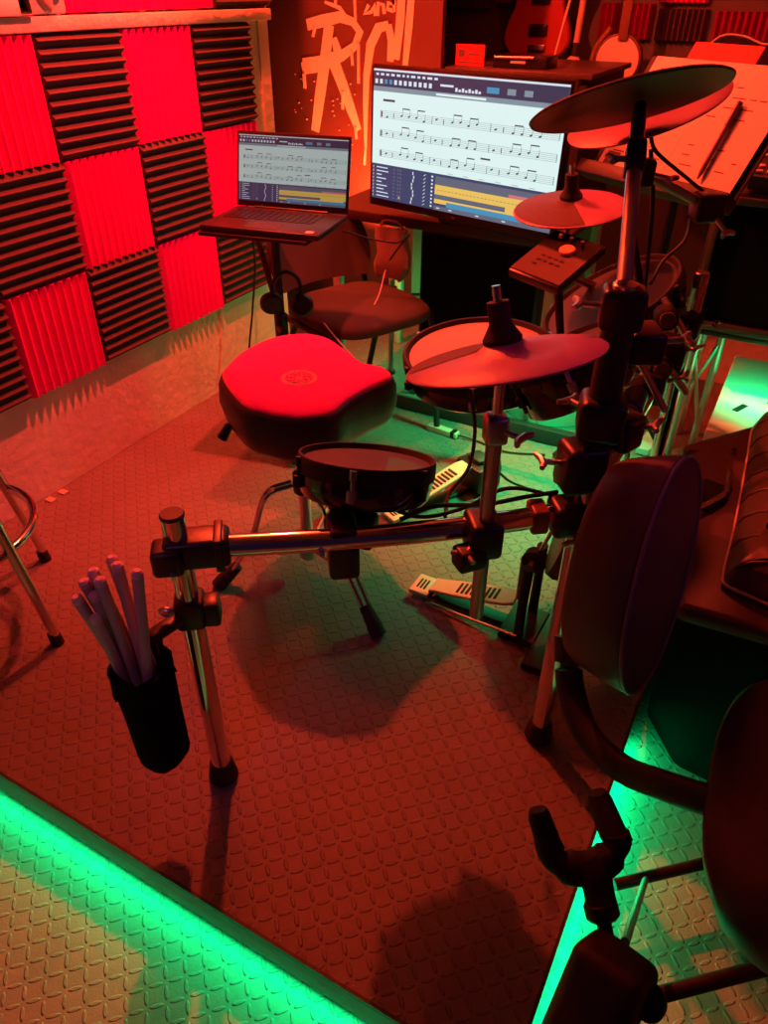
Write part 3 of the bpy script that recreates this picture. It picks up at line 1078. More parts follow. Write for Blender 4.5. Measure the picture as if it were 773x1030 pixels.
sN = disc_fit(369.5, 463, 70, .20, -4.5, 1.30)
tN, MN, RN = drum_pad(sN, .064, M_headd, 'small purple black tom pad on the front rail, before the red throne')
jb = sN[0] - sN[1] * .07
MB().box(V((ap.x, ap.y + .03, 0)) + V((0, 0, sN[0].z - .07)), (.085, .05, .05), rotz(.2), bev=.006).build('jack_box', M_satin, tN)
MB().box(MN @ V((-RN * .92, 0, -.06)), (.05, .07, .05), MN, bev=.01).build('sensor_box', M_satin, tN)
sS = disc_fit(483, 354, 78, .44, 2, 1.72)
drum_pad(sS, .07, M_head, 'pale headed snare pad half hidden under the front cymbal')
sT = disc_fit(566, 352, 62, .16, 26, 1.46)
drum_pad(sT, .10, M_headd, 'glossy black tom pad tilted below the front cymbal')
sF = disc_fit(614, 300, 72, .40, 27, 1.88)
drum_pad(sF, .075, M_headd, 'brown headed tom pad beside the tall rack post')
MB().cyl(sF[0] - sF[1] * .07, V((1.657, .22, .66)), .010).build('tom_arm', M_steel, rk)
MB().cyl(sT[0] - sT[1] * .095, V((1.657, .02, .66)), .010).build('tom_arm', M_steel, rk)

# snare stand below the snare pad
ss = thing('snare_stand', (1.135, .54, 0), 'single steel post with clamp holding the snare pad', 'stand')
b0 = V((1.135, .54, 0))
MB().cyl(b0 + V((0, 0, .01)), b0 + V((0, 0, .52)), .017).build('pole', M_steel, ss)
MB().lathe([(.001, 0), (.034, 0), (.036, .008), (.022, .02), (.018, .05), (.001, .05)], basis(b0 + V((0, 0, .001)), *frame_of((0, 0, 1))), 24).build('rubber_foot', M_rubber, ss)
MB().tube([b0 + V((0, 0, .48)), sS[0] - sS[1] * .085], .011, 12).build('holder_arm', M_satin, ss)
MB().box(b0 + V((0, 0, .48)), (.05, .06, .055), bev=.008).build('clamp', M_black, ss)

# ------------------------------------------------------------------ drum module
mc = V((1.37, .175, .83))
_v = ray(555, 260).normalized()
e_x = (V((.112, .033, -.034)) - _v * .075).normalized()
e_y = V((.07, .116, .096)) + _v * .10
e_y = (e_y - e_x * e_y.dot(e_x)).normalized()
e_z = e_x.cross(e_y)
if e_z.z < 0:
    e_z = -e_z
Mo = basis(mc, e_x, e_y, e_x.cross(e_y))
sgn = 1 if e_z.dot(e_x.cross(e_y)) > 0 else -1
md = thing('drum_module', mc, 'dark red drum sound module with amber dial, clamped below the small cymbal', 'drum module')
W_, H_ = .14, .19
MB().box(mc - e_z * .011, (W_, H_, .022), Mo, bev=.006).build('case', M_black, md)
fp = MB()
fp.box(mc - e_y * .034 + e_z * .001, (W_ * .95, H_ * .56, .003), Mo)
fp.build('front_panel', M_mod, md)
MB().box(mc + e_y * .05 + e_z * .001, (W_ * .95, H_ * .38, .003), Mo).build('display_panel', M_glassd, md)
dm = basis(mc + e_x * .008 + e_y * .026 + e_z * .002, e_x, e_y, e_z)
MB().lathe([(.001, 0), (.019, 0), (.0185, .007), (.016, .009), (.001, .0085)], dm, 28).build('dial', M_knob, md)
for k in range(9):
    r_, c_ = divmod(k, 4)
    p = mc + e_x * (-.03 + c_ * .017) + e_y * (-.012 - r_ * .018) + e_z * .003
    MB().box(p, (.011, .006, .003), Mo, bev=.001).build('button', M_black, md)
for k in range(3):
    p = mc + e_x * (-.035 + .03 * k) + e_y * .062 + e_z * .006
    MB().lathe([(.001, 0), (.005, 0), (.0045, .009), (.001, .009)], basis(p, e_x, e_y, e_z), 14).build('knob', M_knob if k == 0 else M_satin, md)
MB().tube([mc - e_z * .018, V((1.42, .12, .66)), V((1.655, .06, .645))], .011, 12).build('mount_arm', M_satin, md)

# ------------------------------------------------------------------ pedals
def pedal(heel, toe, wdt, label, rings_=True, tower=True):
    heel, toe = V(heel), V(toe)
    d = (toe - heel)
    L_ = d.length
    X = d.normalized()
    S = V((0, 0, 1)).cross(X).normalized()
    N = X.cross(S)
    t = thing('drum_pedal', (heel.x, heel.y, 0), label, 'drum pedal')
    fx = V((X.x, X.y, 0)).normalized()
    Mp = basis((0, 0, 0), X, S, N)
    M0 = basis((0, 0, 0), fx, S, V((0, 0, 1)))
    # heel plate
    hl = .055
    hp_ = V((heel.x, heel.y, .018)) - fx * hl * .5
    pl = MB().box(hp_, (hl, wdt, .012), M0, bev=.003).build('heel_plate', M_alu, t)
    for k in range(3):
        MB().box(hp_ + fx * (-.012 + .010 * k) + V((0, 0, .0065)), (.005, wdt * .5, .003), M0, bev=.001).build('grip', M_rubber, pl)
    # footboard, slightly waisted
    prof = [(0, .38), (.08, .36), (.3, .42), (.75, .46), (.92, .42), (1, .3)]
    ol = [(u * L_, -w * wdt) for u, w in prof] + [(u * L_, w * wdt) for u, w in prof[::-1]]
    fb = MB().prism(ol, 0, .009, basis(heel + V((0, 0, .008)), X, S, N), bev=.002).build('footboard', M_alu, t)
    for k in range(9):
        u = .34 + k * .055
        MB().box(heel + V((0, 0, .008)) + X * (L_ * u) + N * .010, (L_ * .028, wdt * .55, .003), Mp, bev=.001).build('grip', M_rubber, fb)
    # base plate and side rods
    tf = V((toe.x, toe.y, 0))
    MB().box((V((heel.x, heel.y, .006)) + tf + V((0, 0, .006))) / 2, ((tf - heel).length + .04, wdt * .5, .008), M0, bev=.002).build('base_plate', M_satin, t)
    if tower:
        bt = tf + fx * .03
        MB().box(bt + V((0, 0, .012)), (.10, wdt * 1.7, .022), M0, bev=.004).build('base_block', M_satin, t)
        for s_ in (-1, 1):
            MB().tube([bt + S * s_ * wdt * .72 + V((0, 0, .01)), bt + S * s_ * wdt * .72 + V((0, 0, .12)), bt + S * s_ * wdt * .66 + V((0, 0, .235))], [.013, .012, .014], 12).build('upright', M_satin, t)
        MB().cyl(bt - S * wdt * .8 + V((0, 0, .225)), bt + S * wdt * .8 + V((0, 0, .225)), .009).build('axle', M_steel, t)
        MB().lathe([(.001, -.012), (.03, -.012), (.03, .012), (.001, .012)], basis(bt + V((0, 0, .225)), *frame_of(S)), 20).build('cam', M_satin, t)
        MB().tube([bt + V((0, 0, .225)) - fx * .03, toe + V((0, 0, .015))], .005, 8).build('chain', M_steel, t)
        MB().cyl(bt + V((0, 0, .225)), bt + fx * .05 + V((0, 0, .40)), .0045).build('beater_rod', M_chrome, t)
        MB().lathe([(.001, -.02), (.018, -.02), (.022, -.014), (.022, .014), (.018, .02), (.001, .02)], basis(bt + fx * .055 + V((0, 0, .405)), *frame_of(fx)), 18).build('beater', M_white, t)
        MB().tube([bt + S * -wdt * .9 + V((0, 0, .03)), V((heel.x, heel.y, .008)) - S * wdt * .6], .004, 8).build('side_rod', M_chrome, t)
    return t


ped_h = az(436, 592, .02)
ped_t = az(520, 606, .075)
pedal(ped_h, ped_t, .075, 'bass drum pedal with pale ribbed footboard in front of the kick pad')
h2, t2 = az(404, 513, .02), az(470, 470, .085)
pedal(h2, t2, .075, 'hi-hat pedal with pale footboard behind the small tom pad', tower=False)
hh = thing('pedal_controller', (t2.x, t2.y, 0), 'black control unit at the toe of the hi-hat pedal', 'pedal unit')
t2f = V((t2.x, t2.y, 0))
f2 = (t2 - h2)
f2.z = 0
f2.normalize()
cpt = t2f + f2 * .05
MB().box(cpt + V((0, 0, .05)), (.10, .12, .09), rotz(math.atan2(f2.y, f2.x)), bev=.012).build('housing', M_black, hh)
MB().box(cpt + V((0, 0, .102)), (.05, .06, .018), rotz(math.atan2(f2.y, f2.x)), bev=.006).build('cap', M_satin, hh)
MB().tube(smooth_open([cpt + V((0, 0, .08)), cpt + V((.06, -.04, .11)), cpt + V((.12, -.02, .06)), cpt + V((.2, .05, .005))]), .004, 8).build('lead', M_black, hh)

# kick pad tower
kx, ky = 1.578, -.185
kk = thing('kick_pad', (kx, ky, 0), 'black upright kick pad between the pedal and the rack post', 'drum pad')
kd = V((-.95, -.18, .22)).normalized()
kc = V((kx, ky, .37))
X, Y, Z = frame_of(kd)
MB().lathe([(.001, -.05), (.09, -.05), (.118, -.04), (.125, -.01), (.118, .008), (.09, .014), (.001, .016)], basis(kc, X, Y, Z), 40).build('pad', M_leather2, kk)
for s_ in (-.06, .06):
    MB().tube([(kx + .03, ky + s_, .024), (kx + .035, ky + s_, .2), (kx + .045, ky + s_, .47)], .013, 12).build('upright', M_satin, kk)
MB().box((kx + .03, ky, .012), (.12, .22, .022), bev=.004).build('base_plate', M_satin, kk)
MB().cyl((kx + .045, ky - .08, .46), (kx + .045, ky + .08, .46), .011).build('crossbar', M_satin, kk)

# ------------------------------------------------------------------ stick bag with sticks
bt_ = az(141, 668, .43)
bb_ = az(167, 758, .17)
axis = (bt_ - bb_).normalized()
sb = thing('stick_bag', bb_, 'black cloth stick bag clamped to the left rack post', 'stick bag')
X, Y, Z = frame_of(axis)
Mb = basis(bb_, X, Y, Z)
BL = (bt_ - bb_).length
n = 28
rg = []
for g, z in ((.75, -.004), (.93, .004), (1., .02), (1.02, BL * .5), (1.08, BL * .9), (1.12, BL), (1.02, BL), (.95, BL * .9), (.85, .03), (.1, .025)):
    rg.append([Mb @ V((.045 * g * math.copysign(abs(math.cos(2 * PI * j / n)) ** .75, math.cos(2 * PI * j / n)) + .001 * math.sin(j * 3.1),
                       .041 * g * math.copysign(abs(math.sin(2 * PI * j / n)) ** .75, math.sin(2 * PI * j / n)) + .001 * math.cos(j * 4.3), z)) for j in range(n)])
MB().rings(rg).build('pouch', M_cloth, sb, sharp=60)
for a in (2.7, -.5, 1.2):
    o_ = Mb @ V((.043 * math.cos(a), .041 * math.sin(a), BL))
    rad = (Mb.to_3x3() @ V((math.cos(a), math.sin(a), 0))).normalized()
    tn = axis.cross(rad).normalized()
    MB().rings([[o_ - tn * .022 + rad * .000, o_ + tn * .022 + rad * .000, o_ + tn * .022 - rad * .003, o_ - tn * .022 - rad * .003],
                [o_ - tn * .020 + rad * .008 - axis * .03, o_ + tn * .020 + rad * .008 - axis * .035, o_ + tn * .020 + rad * .004 - axis * .035, o_ - tn * .02 + rad * .004 - axis * .03],
                [o_ - tn * .004 + rad * .012 - axis * .055, o_ + tn * .012 + rad * .012 - axis * .05, o_ + tn * .012 + rad * .009 - axis * .05, o_ - tn * .004 + rad * .009 - axis * .055]]).build('flap', M_cloth, sb)
cz = .47
MB().box((P1.x, P1.y, cz), (.05, .05, .062), Mr, bev=.008).build('clamp', M_black, sb)
pt_ = V((P1.x, P1.y, cz))
MB().box(pt_ + rdir * .035 - V((0, 0, .005)), (.03, .04, .05), Mr, bev=.006).build('clamp_jaw', M_black, sb)
to = Mb @ V((.0, .0, BL * .85))
dirb = (to - pt_)
dirb.z = 0
dirb.normalize()
MB().box(pt_.lerp(V((to.x, to.y, cz - .01)), .42), (.075, .022, .02), basis((0, 0, 0), dirb, V((-dirb.y, dirb.x, 0)), V((0, 0, 1))), bev=.004).build('bracket', M_black, sb)
MB().cyl(pt_.lerp(V((to.x, to.y, cz)), .62), to + dirb * -.04, .006).build('strut', M_black, sb)
wn = pt_ + dirb * .045 + V((0, 0, .026))
MB().ell(wn, (.014, .008, .010), rotz(.4), 12, 8).build('wing_nut', M_steel, sb)

tips = [(79, 602), (83.5, 591), (89.5, 577), (101, 567), (96, 592), (105, 577), (114.5, 563), (138, 568), (99, 614)]
offs = [(-.02, -.008), (-.022, .006), (-.012, .016), (-.004, .02), (-.012, -.002), (.0, .004), (.012, .012), (.022, .0), (-.006, -.018)]
slab = ['leftmost of the bunch', 'second tip from the left', 'third tip from the left, at the back', 'highest tip, half hidden at the back', 'low tip half hidden behind the longest front stick',
        'long stick across the middle front', 'second stick from the right', 'rightmost and set apart', 'lowest tip at the very front']
SEG = []
for k, ((x, y), (ox, oy)) in enumerate(zip(tips, offs)):
    SEG.append([Mb @ V((ox, oy, .035 + .012 * (k % 3))), az(x, y, [.60, .615, .63, .645, .60, .63, .65, .65, .57][k])])
TT = [i / 10 for i in range(11)]
for it in range(300):                      # let the sticks settle side by side
    for a in range(9):
        for b in range(a):
            A, B = SEG[a], SEG[b]
            best = min(((A[0].lerp(A[1], t) - B[0].lerp(B[1], u)).length, t, u) for t in TT for u in TT if abs(t - u) < .25)
            if best[0] < .0185:
                dl = A[0].lerp(A[1], best[1]) - B[0].lerp(B[1], best[2])
                dl = dl - axis * dl.dot(axis)
                if dl.length < 1e-5:
                    dl = X.copy()
                dl = dl.normalized() * (.0188 - best[0]) * .35
                for S2, t, sg in ((A, best[1], 1), (B, best[2], -1)):
                    S2[0] += dl * sg * (1 - t)
                    S2[1] += dl * sg * t
    for S2 in SEG:                         # and stay inside the pouch
        for q_, zz in ((0, .04), (.5, BL)):
            p_ = Mb.inverted() @ S2[0].lerp(S2[1], q_)
            r_ = math.hypot(p_.x, p_.y)
            if q_ == 0 and r_ > .030:
                S2[0] += Mb.to_3x3() @ V((-p_.x, -p_.y, 0)) * (1 - .030 / r_)
for k, ((x, y), (ox, oy)) in enumerate(zip(tips, offs)):
    base, tipp = SEG[k]
    st = thing('drumstick', base, 'wooden drumstick in the stick bag, ' + slab[k], 'drumstick', 'drumsticks in the stick bag')
    dv = (tipp - base).normalized()
    rr = .0088
    MB().tube([base, base + dv * .02, base.lerp(tipp, .4), tipp - dv * .012], [.004, .006, rr, rr], 14).build('shaft', M_wood, st)
    MB().tube([tipp - dv * .012, tipp - dv * .004, tipp], [rr, rr, rr * .55], 14).build('butt_end', M_tip, st)

# ------------------------------------------------------------------ bar stool at the left
bs = thing('bar_stool', (.25, -.80, 0), 'chrome bar stool with foot ring at the left wall', 'bar stool')
sc_ = V((.245, -.80, 0))
fA, fB = az(45, 562, .005), az(57, 645, .005)
feet = [fA, fB, V((.285, -1.045, 0)), V((.035, -.86, 0))]
for f_ in feet:
    d = (V((f_.x, f_.y, 0)) - sc_)
    top = sc_ + d * .50 + V((0, 0, .70))
    mid = V((f_.x, f_.y, 0)) - d * .0 + V((0, 0, .13))
    lo = sc_ + d * 1.0 + V((0, 0, .02))
    lg_ = MB().tube(smooth_open([lo, sc_ + d * .985 + V((0, 0, .07)), sc_ + d * .80 + V((0, 0, .30)), top], 5), .0125, 14).build('leg', M_chrome, bs)
    MB().cyl(sc_ + d * 1.01 + V((0, 0, .0)), sc_ + d * .99 + V((0, 0, .035)), .016, .0145).build('rubber_foot', M_rubber, lg_)
rc = V((sc_.x, sc_.y, .27))
MB().tube([rc + V((.205 * math.cos(2 * PI * k / 48), .205 * math.sin(2 * PI * k / 48), 0)) for k in range(48)], .0115, 12, closed=True).build('foot_ring', M_chrome, bs)
MB().lathe([(.001, .70), (.15, .70), (.17, .71), (.172, .74), (.15, .755), (.001, .76)], basis((sc_.x, sc_.y, 0), *frame_of((0, 0, 1))), 36).build('seat', M_leather, bs)

# ------------------------------------------------------------------ rear floor items
br = thing('floor_frame', (1.0, .8, 0), 'low black bar frame on the mat behind the snare', 'stand')
MB().box((1.03, .775, .03), (.76, .035, .055), rotz(.02), bev=.005).build('front_bar', M_satin, br)
MB().box((.675, .90, .03), (.035, .26, .055), bev=.005).build('side_bar', M_satin, br)
MB().box((.75, .91, .024), (.09, .24, .04), bev=.004).build('tray', M_gwhite, br)
MB().box((.845, .91, .03), (.02, .24, .055), bev=.004).build('inner_bar', M_satin, br)
tub = thing('plastic_tub', (1.13, 1.0, 0), 'round frosted tub glowing green behind the kit', 'tub')
Mt = basis((1.165, 1.075, .0), *frame_of((0, 0, 1)))
MB().lathe([(.001, .002), (.19, .002), (.21, .1), (.215, .16), (.22, .165), (.22, .172), (.2, .176), (.19, .172), (.001, .172)], Mt, 48).build('body', M_gplas, tub)
MB().lathe([(.165, .172), (.171, .172), (.171, .178), (.165, .178)], Mt, 48, closed=True).build('lid_rim', M_white, tub)
pw = thing('power_adapter', az(436, 431, 0), 'small pale power adapter on the mat by the black bar', 'adapter')
pa = az(446, 433, .012)
MB().box(pa, (.125, .03, .022), rotz(-.12), bev=.004).build('body', M_alu, pw)
MB().box(pa + V((.045, -.005, .001)), (.02, .031, .023), rotz(-.12), bev=.003).build('end_block', M_black, pw)
MB().tube(smooth_open([pa + V((.06, -.006, 0)), pa + V((.14, .0, -.006)), pa + V((.25, -.02, -.006)), pa + V((.38, .03, -.007))]), .003, 8).build('lead', M_black, pw)

# ------------------------------------------------------------------ music stand
m0, m1 = az(595, 172, .93), az(716, 203, .93)
msx = (m1 - m0).normalized()
_t = ray(655, 66)
mtl = CAM + _t * ((m0 - CAM).dot(msx) / _t.dot(msx))
upv = (mtl - m0)
upv = (upv - msx * upv.dot(msx))
msy = upv.normalized()
msz = msx.cross(msy)
if msz.y > 0:
    msz = -msz
SWd, SHt = (m1 - m0).length + .03, upv.length + .03
skew = (mtl - m0).dot(msx)
ms = thing('music_stand', (1.52, .72, 0), 'music stand holding bright sheet music at the right', 'music stand')
Ms = basis((0, 0, 0), msx, msy, msx.cross(msy))
ctr = m0 + msx * (SWd * .5 + skew * .35) + msy * SHt * .5
MB().box(ctr - msz * .012, (SWd + .04, SHt, .006), Ms, bev=.002).build('desk_plate', M_satin, ms)
MB().box(ctr - msy * (SHt * .5) + msz * .01, (SWd + .05, .035, .05), Ms, bev=.004).build('ledge', M_satin, ms)
MB().cyl(V((ctr.x, ctr.y + .05, .16)), ctr - msz * .015, .012).build('pole', M_satin, ms)
for k in range(3):
    a = .9 + k * 2 * PI / 3
    d = V((math.cos(a), math.sin(a), 0))
    b = V((ctr.x, ctr.y + .05, 0))
    MB().tube([b + V((0, 0, .30)) + d * .01, b + d * .22 + V((0, 0, .012))], .008, 10).build('leg', M_satin, ms)


def sheet(c, w, h, label, seedv, foto=False):
    t = thing('sheet_music', c, label, 'sheet music', 'papers on the music stand')
    rr = random.Random(seedv)
    MB().box(c, (w, h, .0012), Ms).build('page', M_paper, t)
    mb = MB()
    for k in range(11):
        v = h * (.40 - k * .078)
        if rr.random() < .3:
            continue
        u0 = -w * .38 + rr.uniform(0, .05) * w
        while u0 < w * .34:
            l_ = rr.uniform(.05, .2) * w
            if u0 + l_ > w * .42:
                break
            mb.box(c + msx * (u0 + l_ / 2) + msy * v + msz * .0008, (l_, h * .009, .0006), Ms)
            u0 += l_ + rr.uniform(.03, .3) * w
    if foto:
        mb.box(c - msx * w * .32 - msy * h * .38 + msz * .0008, (w * .2, h * .13, .0006), Ms)
    mb.build('lettering', M_ink, t)


pw_ = SWd * .5
sheet(ctr - msx * pw_ * .48 + msz * .0, pw_ * .99, SHt * .97, 'left sheet on the music stand with a small photo print', 5, True)
sheet(ctr + msx * pw_ * .52 + msz * .0015, pw_ * .99, SHt * .97, 'right sheet on the music stand, under the dark pen', 8)
pn = thing('pen', ctr, 'long dark pen lying across the sheet music', 'pen')
q0, q1 = ad(709, 106, 1.0), ad(690, 185, 1.0)


def on_plane(x, y, o, nn):
    d = ray(x, y)
    return CAM + d * ((o - CAM).dot(nn) / d.dot(nn))


pA_, pB_ = on_plane(745, 103, ctr + msz * .0115, msz), on_plane(702, 180, ctr + msz * .0115, msz)
MB().tube([pA_, pA_.lerp(pB_, .06), pA_.lerp(pB_, .9), pB_], [.004, .0065, .006, .002], 12).build('barrel', mat('pen_body', (.14, .07, .09), .4), pn)
MB().cyl(pA_, pA_.lerp(pB_, .3), .0075).build('cap', mat('pen_cap', (.1, .05, .07), .35), pn)
rc_ = thing('red_folder', ctr + V((0, 0, .2)), 'red card sticking up behind the sheet music', 'folder')
MB().box(ctr + msx * -.02 + msy * (SHt * .5 + .015) - msz * .006, (.20, .05, .003), Ms).build('cover', M_redl, rc_)

# ------------------------------------------------------------------ right: speaker on stand, mixer, box
a0 = V((1.78, .98, .68))
am = thing('speaker_cabinet', (1.78, .98, .46), 'black square speaker cabinet beside the music stand', 'speaker')
MB().box(a0, (.34, .28, .40), bev=.014).build('cabinet', M_satin, am)
mb = MB()
for dx, dz, w, h in ((0, .178, .31, .02), (0, -.178, .31, .026), (-.15, 0, .02, .36), (.15, 0, .02, .36)):
    mb.box(a0 + V((dx, -.147, dz)), (w, .016, h), bev=.003)
mb.build('front_frame', mat('grey_frame', (.07, .055, .06), .5), am)
MB().box(a0 + V((0, -.141, 0)), (.29, .006, .34)).build('grille', M_cloth, am)
MB().box(a0 + V((.1, -.15, -.02)), (.05, .02, .10), bev=.008).build('jack_plate', mat('smoky_plastic', (.06, .05, .05), .2), am)
gp = thing('speaker_stand', (1.78, .98, 0), 'steel tube stand under the black square cabinet', 'stand')
MB().box((1.78, .98, .468), (.30, .24, .016), bev=.003).build('top_plate', M_satin, gp)
for x, y in ((1.655, .88), (1.72, .95), (1.655, 1.08)):
    MB().cyl((x, y, .002), (x, y, .46), .013).build('leg', M_steel, gp)
MB().tube([(1.655, .88, .40), (1.72, .94, .12)], .007, 10).build('brace', M_steel, gp)
MB().tube([(1.72, .95, .42), (1.655, .885, .22)], .007, 10).build('brace', M_steel, gp)
mx0 = V((1.80, .93, .926))
mx_ = thing('mixing_console', (1.8, .93, .88), 'small mixer with pale controls on top of the black cabinet', 'mixer')
Mxx = Matrix.Rotation(.25, 4, 'X')
MB().box(mx0, (.24, .18, .04), Mxx, bev=.006).build('body', M_satin, mx_)
mb = MB()
for r in range(5):
    for c in range(8):
        if random.random() < .8:
            mb.box(mx0 + Mxx.to_3x3() @ V((-.10 + c * .028, -.07 + r * .034, .023)), (.018, .014, .01), Mxx, bev=.002)
mb.build('controls', mat('pale_control', (.6, .45, .42), .5), mx_)
cu = thing('red_cup', (1.9, 1.06, .88), 'red plastic cup behind the small mixer', 'cup')
MB().lathe([(.03, 0), (.032, .002), (.042, .11), (.044, .113), (.040, .113), (.03, .006), (.001, .006)], basis((1.89, 1.085, .881), *frame_of((0, 0, 1))), 28).build('body', M_redl, cu)

wb = thing('storage_box', (2.0, .93, LOW), 'low white storage box glowing green behind the black case', 'box')
bxp = [az(709, 432, .30), az(727, 392, .30)]
x0_, y0_ = bxp[0].x, bxp[0].y
MB().box((2.13, .86, .09), (.73, .60, .42), bev=.006).build('body', M_gwhite, wb)
sl = az(745, 410, .302)
MB().box((sl.x, sl.y, .301), (.018, .06, .003), rotz(-.4)).build('slot', M_black, wb)
gd = thing('green_bracket', az(656, 440, .1), 'small green lit plate on the floor beside the black case', 'plate')
gq = [az(x, y, .02) for x, y in ((640, 452), (650, 436), (676, 437), (679, 446), (664, 449), (652, 455))]
MB().prism([(p.x, p.y) for p in gq], .004, .03, bev=.003).build('body', M_gwhite, gd)

# ------------------------------------------------------------------ black case and cushion
cs = thing('instrument_case', (2.05, -.05, LOW), 'black instrument case with chrome latch at the right edge', 'case')
CZ = .45
topo = [(1.84, -.435), (2.0, -.425), (2.6, -.40), (2.6, .50), (1.94, .43), (1.74, .16)]
boto = [(1.845, -.17), (1.935, -.29), (2.6, -.36), (2.6, .48), (2.0, .40), (1.845, .14)]
mid_ = [(a[0] * .8 + b[0] * .2, a[1] * .8 + b[1] * .2) for a, b in zip(topo, boto)]


def dens(o, r=.02):
    out = []
    k = len(o)
    for i in range(k):
        p0, p1, p2 = V(o[i - 1]), V(o[i]), V(o[(i + 1) % k])
        a = p1 + (p0 - p1).normalized() * r
        c = p1 + (p2 - p1).normalized() * r
        for t in (0, .33, .66, 1):
            out.append(((1 - t) ** 2 * a + 2 * t * (1 - t) * p1 + t * t * c).to_tuple())
    return out


tT, tM, tB = dens(topo), dens(mid_), dens(boto)
iT = inset(tT, .014)
mb = MB()
mb.m(M_cloth).rings([[V((x, y, LOW + .002)) for x, y in tB], [V((x, y, .2)) for x, y in tM], [V((x, y, CZ - .03)) for x, y in tT]], cap1=False)
mb.m(M_leather2).rings([[V((x, y, CZ - .03)) for x, y in tT], [V((x, y, CZ - .016)) for x, y in tT], [V((x, y, CZ - .005)) for x, y in inset(tT, .004)], [V((x, y, CZ)) for x, y in iT]], cap0=False)
mb.build('body', M_leather2, cs, sharp=60)
hc_ = az(706, 508, CZ)
lt = MB()
p = [az(x, y, CZ + .004) for x, y in ((693, 520), (728, 503), (733, 478), (700, 490))]
MB().box((p[0] + p[2]) / 2 + V((0, 0, -.001)), (.06, .12, .005), rotz(-.2), bev=.002).build('latch_plate', M_black, cs)
MB().tube([q + V((0, 0, .014)) for q in smooth_open([p[0], p[0].lerp(p[1], .8), p[1].lerp(p[2], .2), p[2]], 5)], .006, 10).build('handle', M_chrome, cs)
for q in (p[0], p[3].lerp(p[0], .4)):
    MB().box(q + V((0, 0, .005)), (.022, .03, .012), rotz(.2), bev=.003).build('latch', M_steel, cs)
q = az(738, 455, CZ + .003)
MB().cyl(q, q + V((0, 0, .008)), .006).build('rivet', M_chrome, cs)
q = az(672, 447, .40)

cu_ = thing('ribbed_cushion', (2.2, 0, CZ), 'black ribbed vinyl cushion with pale piping on the case', 'cushion')
pts = [az(x, y, CZ + .004) for x, y in ((770, 424), (757, 434), (752, 460), (745, 500), (737, 540), (727, 582), (730, 592), (742, 598), (760, 606), (790, 620))]
ol2 = [(q.x, q.y) for q in smooth_open(pts, 4)] + [(2.5, pts[-1].y + .03), (2.5, pts[0].y + .05)]
rg = []
for ins, z in ((0, .001), (0, .022), (.010, .048), (.03, .068), (.065, .082), (.11, .088)):
    rg.append([V((x, y, CZ + z)) for x, y in (inset(ol2, ins) if ins else ol2)])
MB().rings(rg).build('padding', M_leather2, cu_, sharp=60)


def edge_x(yv):
    c_ = [(abs(q.y - yv), q.x) for q in pts]
    a_, b_ = sorted(c_)[:2]
    return (a_[1] * (b_[0] + 1e-4) + b_[1] * (a_[0] + 1e-4)) / (a_[0] + b_[0] + 2e-4)


mb = MB()
for k in range(10):
    yv = -.34 + k * .085
    e_ = edge_x(yv)
    mb.tube([(e_ + .002, yv, CZ + .024), (e_ + .010, yv, CZ + .0475), (e_ + .03, yv, CZ + .068), (e_ + .065, yv, CZ + .082), (e_ + .11, yv, CZ + .088), (2.45, yv + .02, CZ + .088)], .0032, 8)
mb.build('seam', M_edge, cu_)
MB().tube([V((x, y, CZ + .012)) for x, y in ol2], .0035, 8, closed=True).build('piping', M_bind, cu_)

# ------------------------------------------------------------------ swivel chair with round padded back
sw = thing('studio_chair', (2.02, -.80, LOW), 'black vinyl studio chair with thick oval back pad and curved rail', 'chair')
pc_ = ad(668, 580, 1.10)
w = -ray(664, 580).normalized()
rr_ = (_r - w * _r.dot(w)).normalized()
uu_ = w.cross(rr_)
maj = uu_ * math.cos(.27) + rr_ * math.sin(.27)       # long axis of the pad face
prp = rr_ * math.cos(.27) - uu_ * math.sin(.27)
fn = prp * math.sqrt(1 - .19 ** 2) + w * .19
fn.normalize()
sx_ = maj.cross(fn).normalized()
S_ = 1.10 / FPX
HA, HB = 122 * S_, 122 * S_


def oval(g, dz, k=48):
    out = []
    for j in range(k):
        t = 2 * PI * j / k
        cx_, cy_ = math.cos(t), math.sin(t)
        out.append(pc_ + sx_ * (HB * g * math.copysign(abs(cx_) ** .9, cx_)) + maj * (HA * g * math.copysign(abs(cy_) ** .9, cy_)) + fn * dz)
    return out


TH = .098
MB().rings([oval(.02, -TH * .95), oval(.5, -TH), oval(.80, -TH), oval(.86, -TH * .95), oval(.895, -TH * .85), oval(.965, -TH * .4), oval(1.0, -.006), oval(.985, 0.0), oval(.96, .001), oval(.6, -.004), oval(.02, -.006)]).build('back_pad', mat('brown_black_vinyl', (.13, .085, .08), .45, bump=.0004, bscale=200), sw, sharp=60)
MB().tube(oval(.99, .001, 64), .0028, 8, closed=True).build('piping', mat('violet_piping', (.22, .16, .28), .4), sw)
# curved rail from the pad to the seat, a flat band
bp_ = [(572, 640, 1.12), (574, 690, 1.12), (590, 738, 1.09), (625, 772, 1.04), (668, 790, .98), (722, 808, .92)]
ctrl = [ad(*q) for q in bp_]
cv = smooth_open(ctrl, 6)
rg = []
for i, p in enumerate(cv):
    d = (cv[min(i + 1, len(cv) - 1)] - cv[max(i - 1, 0)]).normalized()
    sd = d.cross(w).normalized()      # across the band
    if sd.dot(uu_) < 0:
        sd = -sd
    nn = d.cross(sd).normalized()
    hw, ht = .021, .011
    rg.append([p + sd * (hw * math.cos(2 * PI * j / 16)) + nn * (ht * math.sin(2 * PI * j / 16)) for j in range(16)])
MB().rings(rg).build('rail', M_leather, sw, sharp=60)
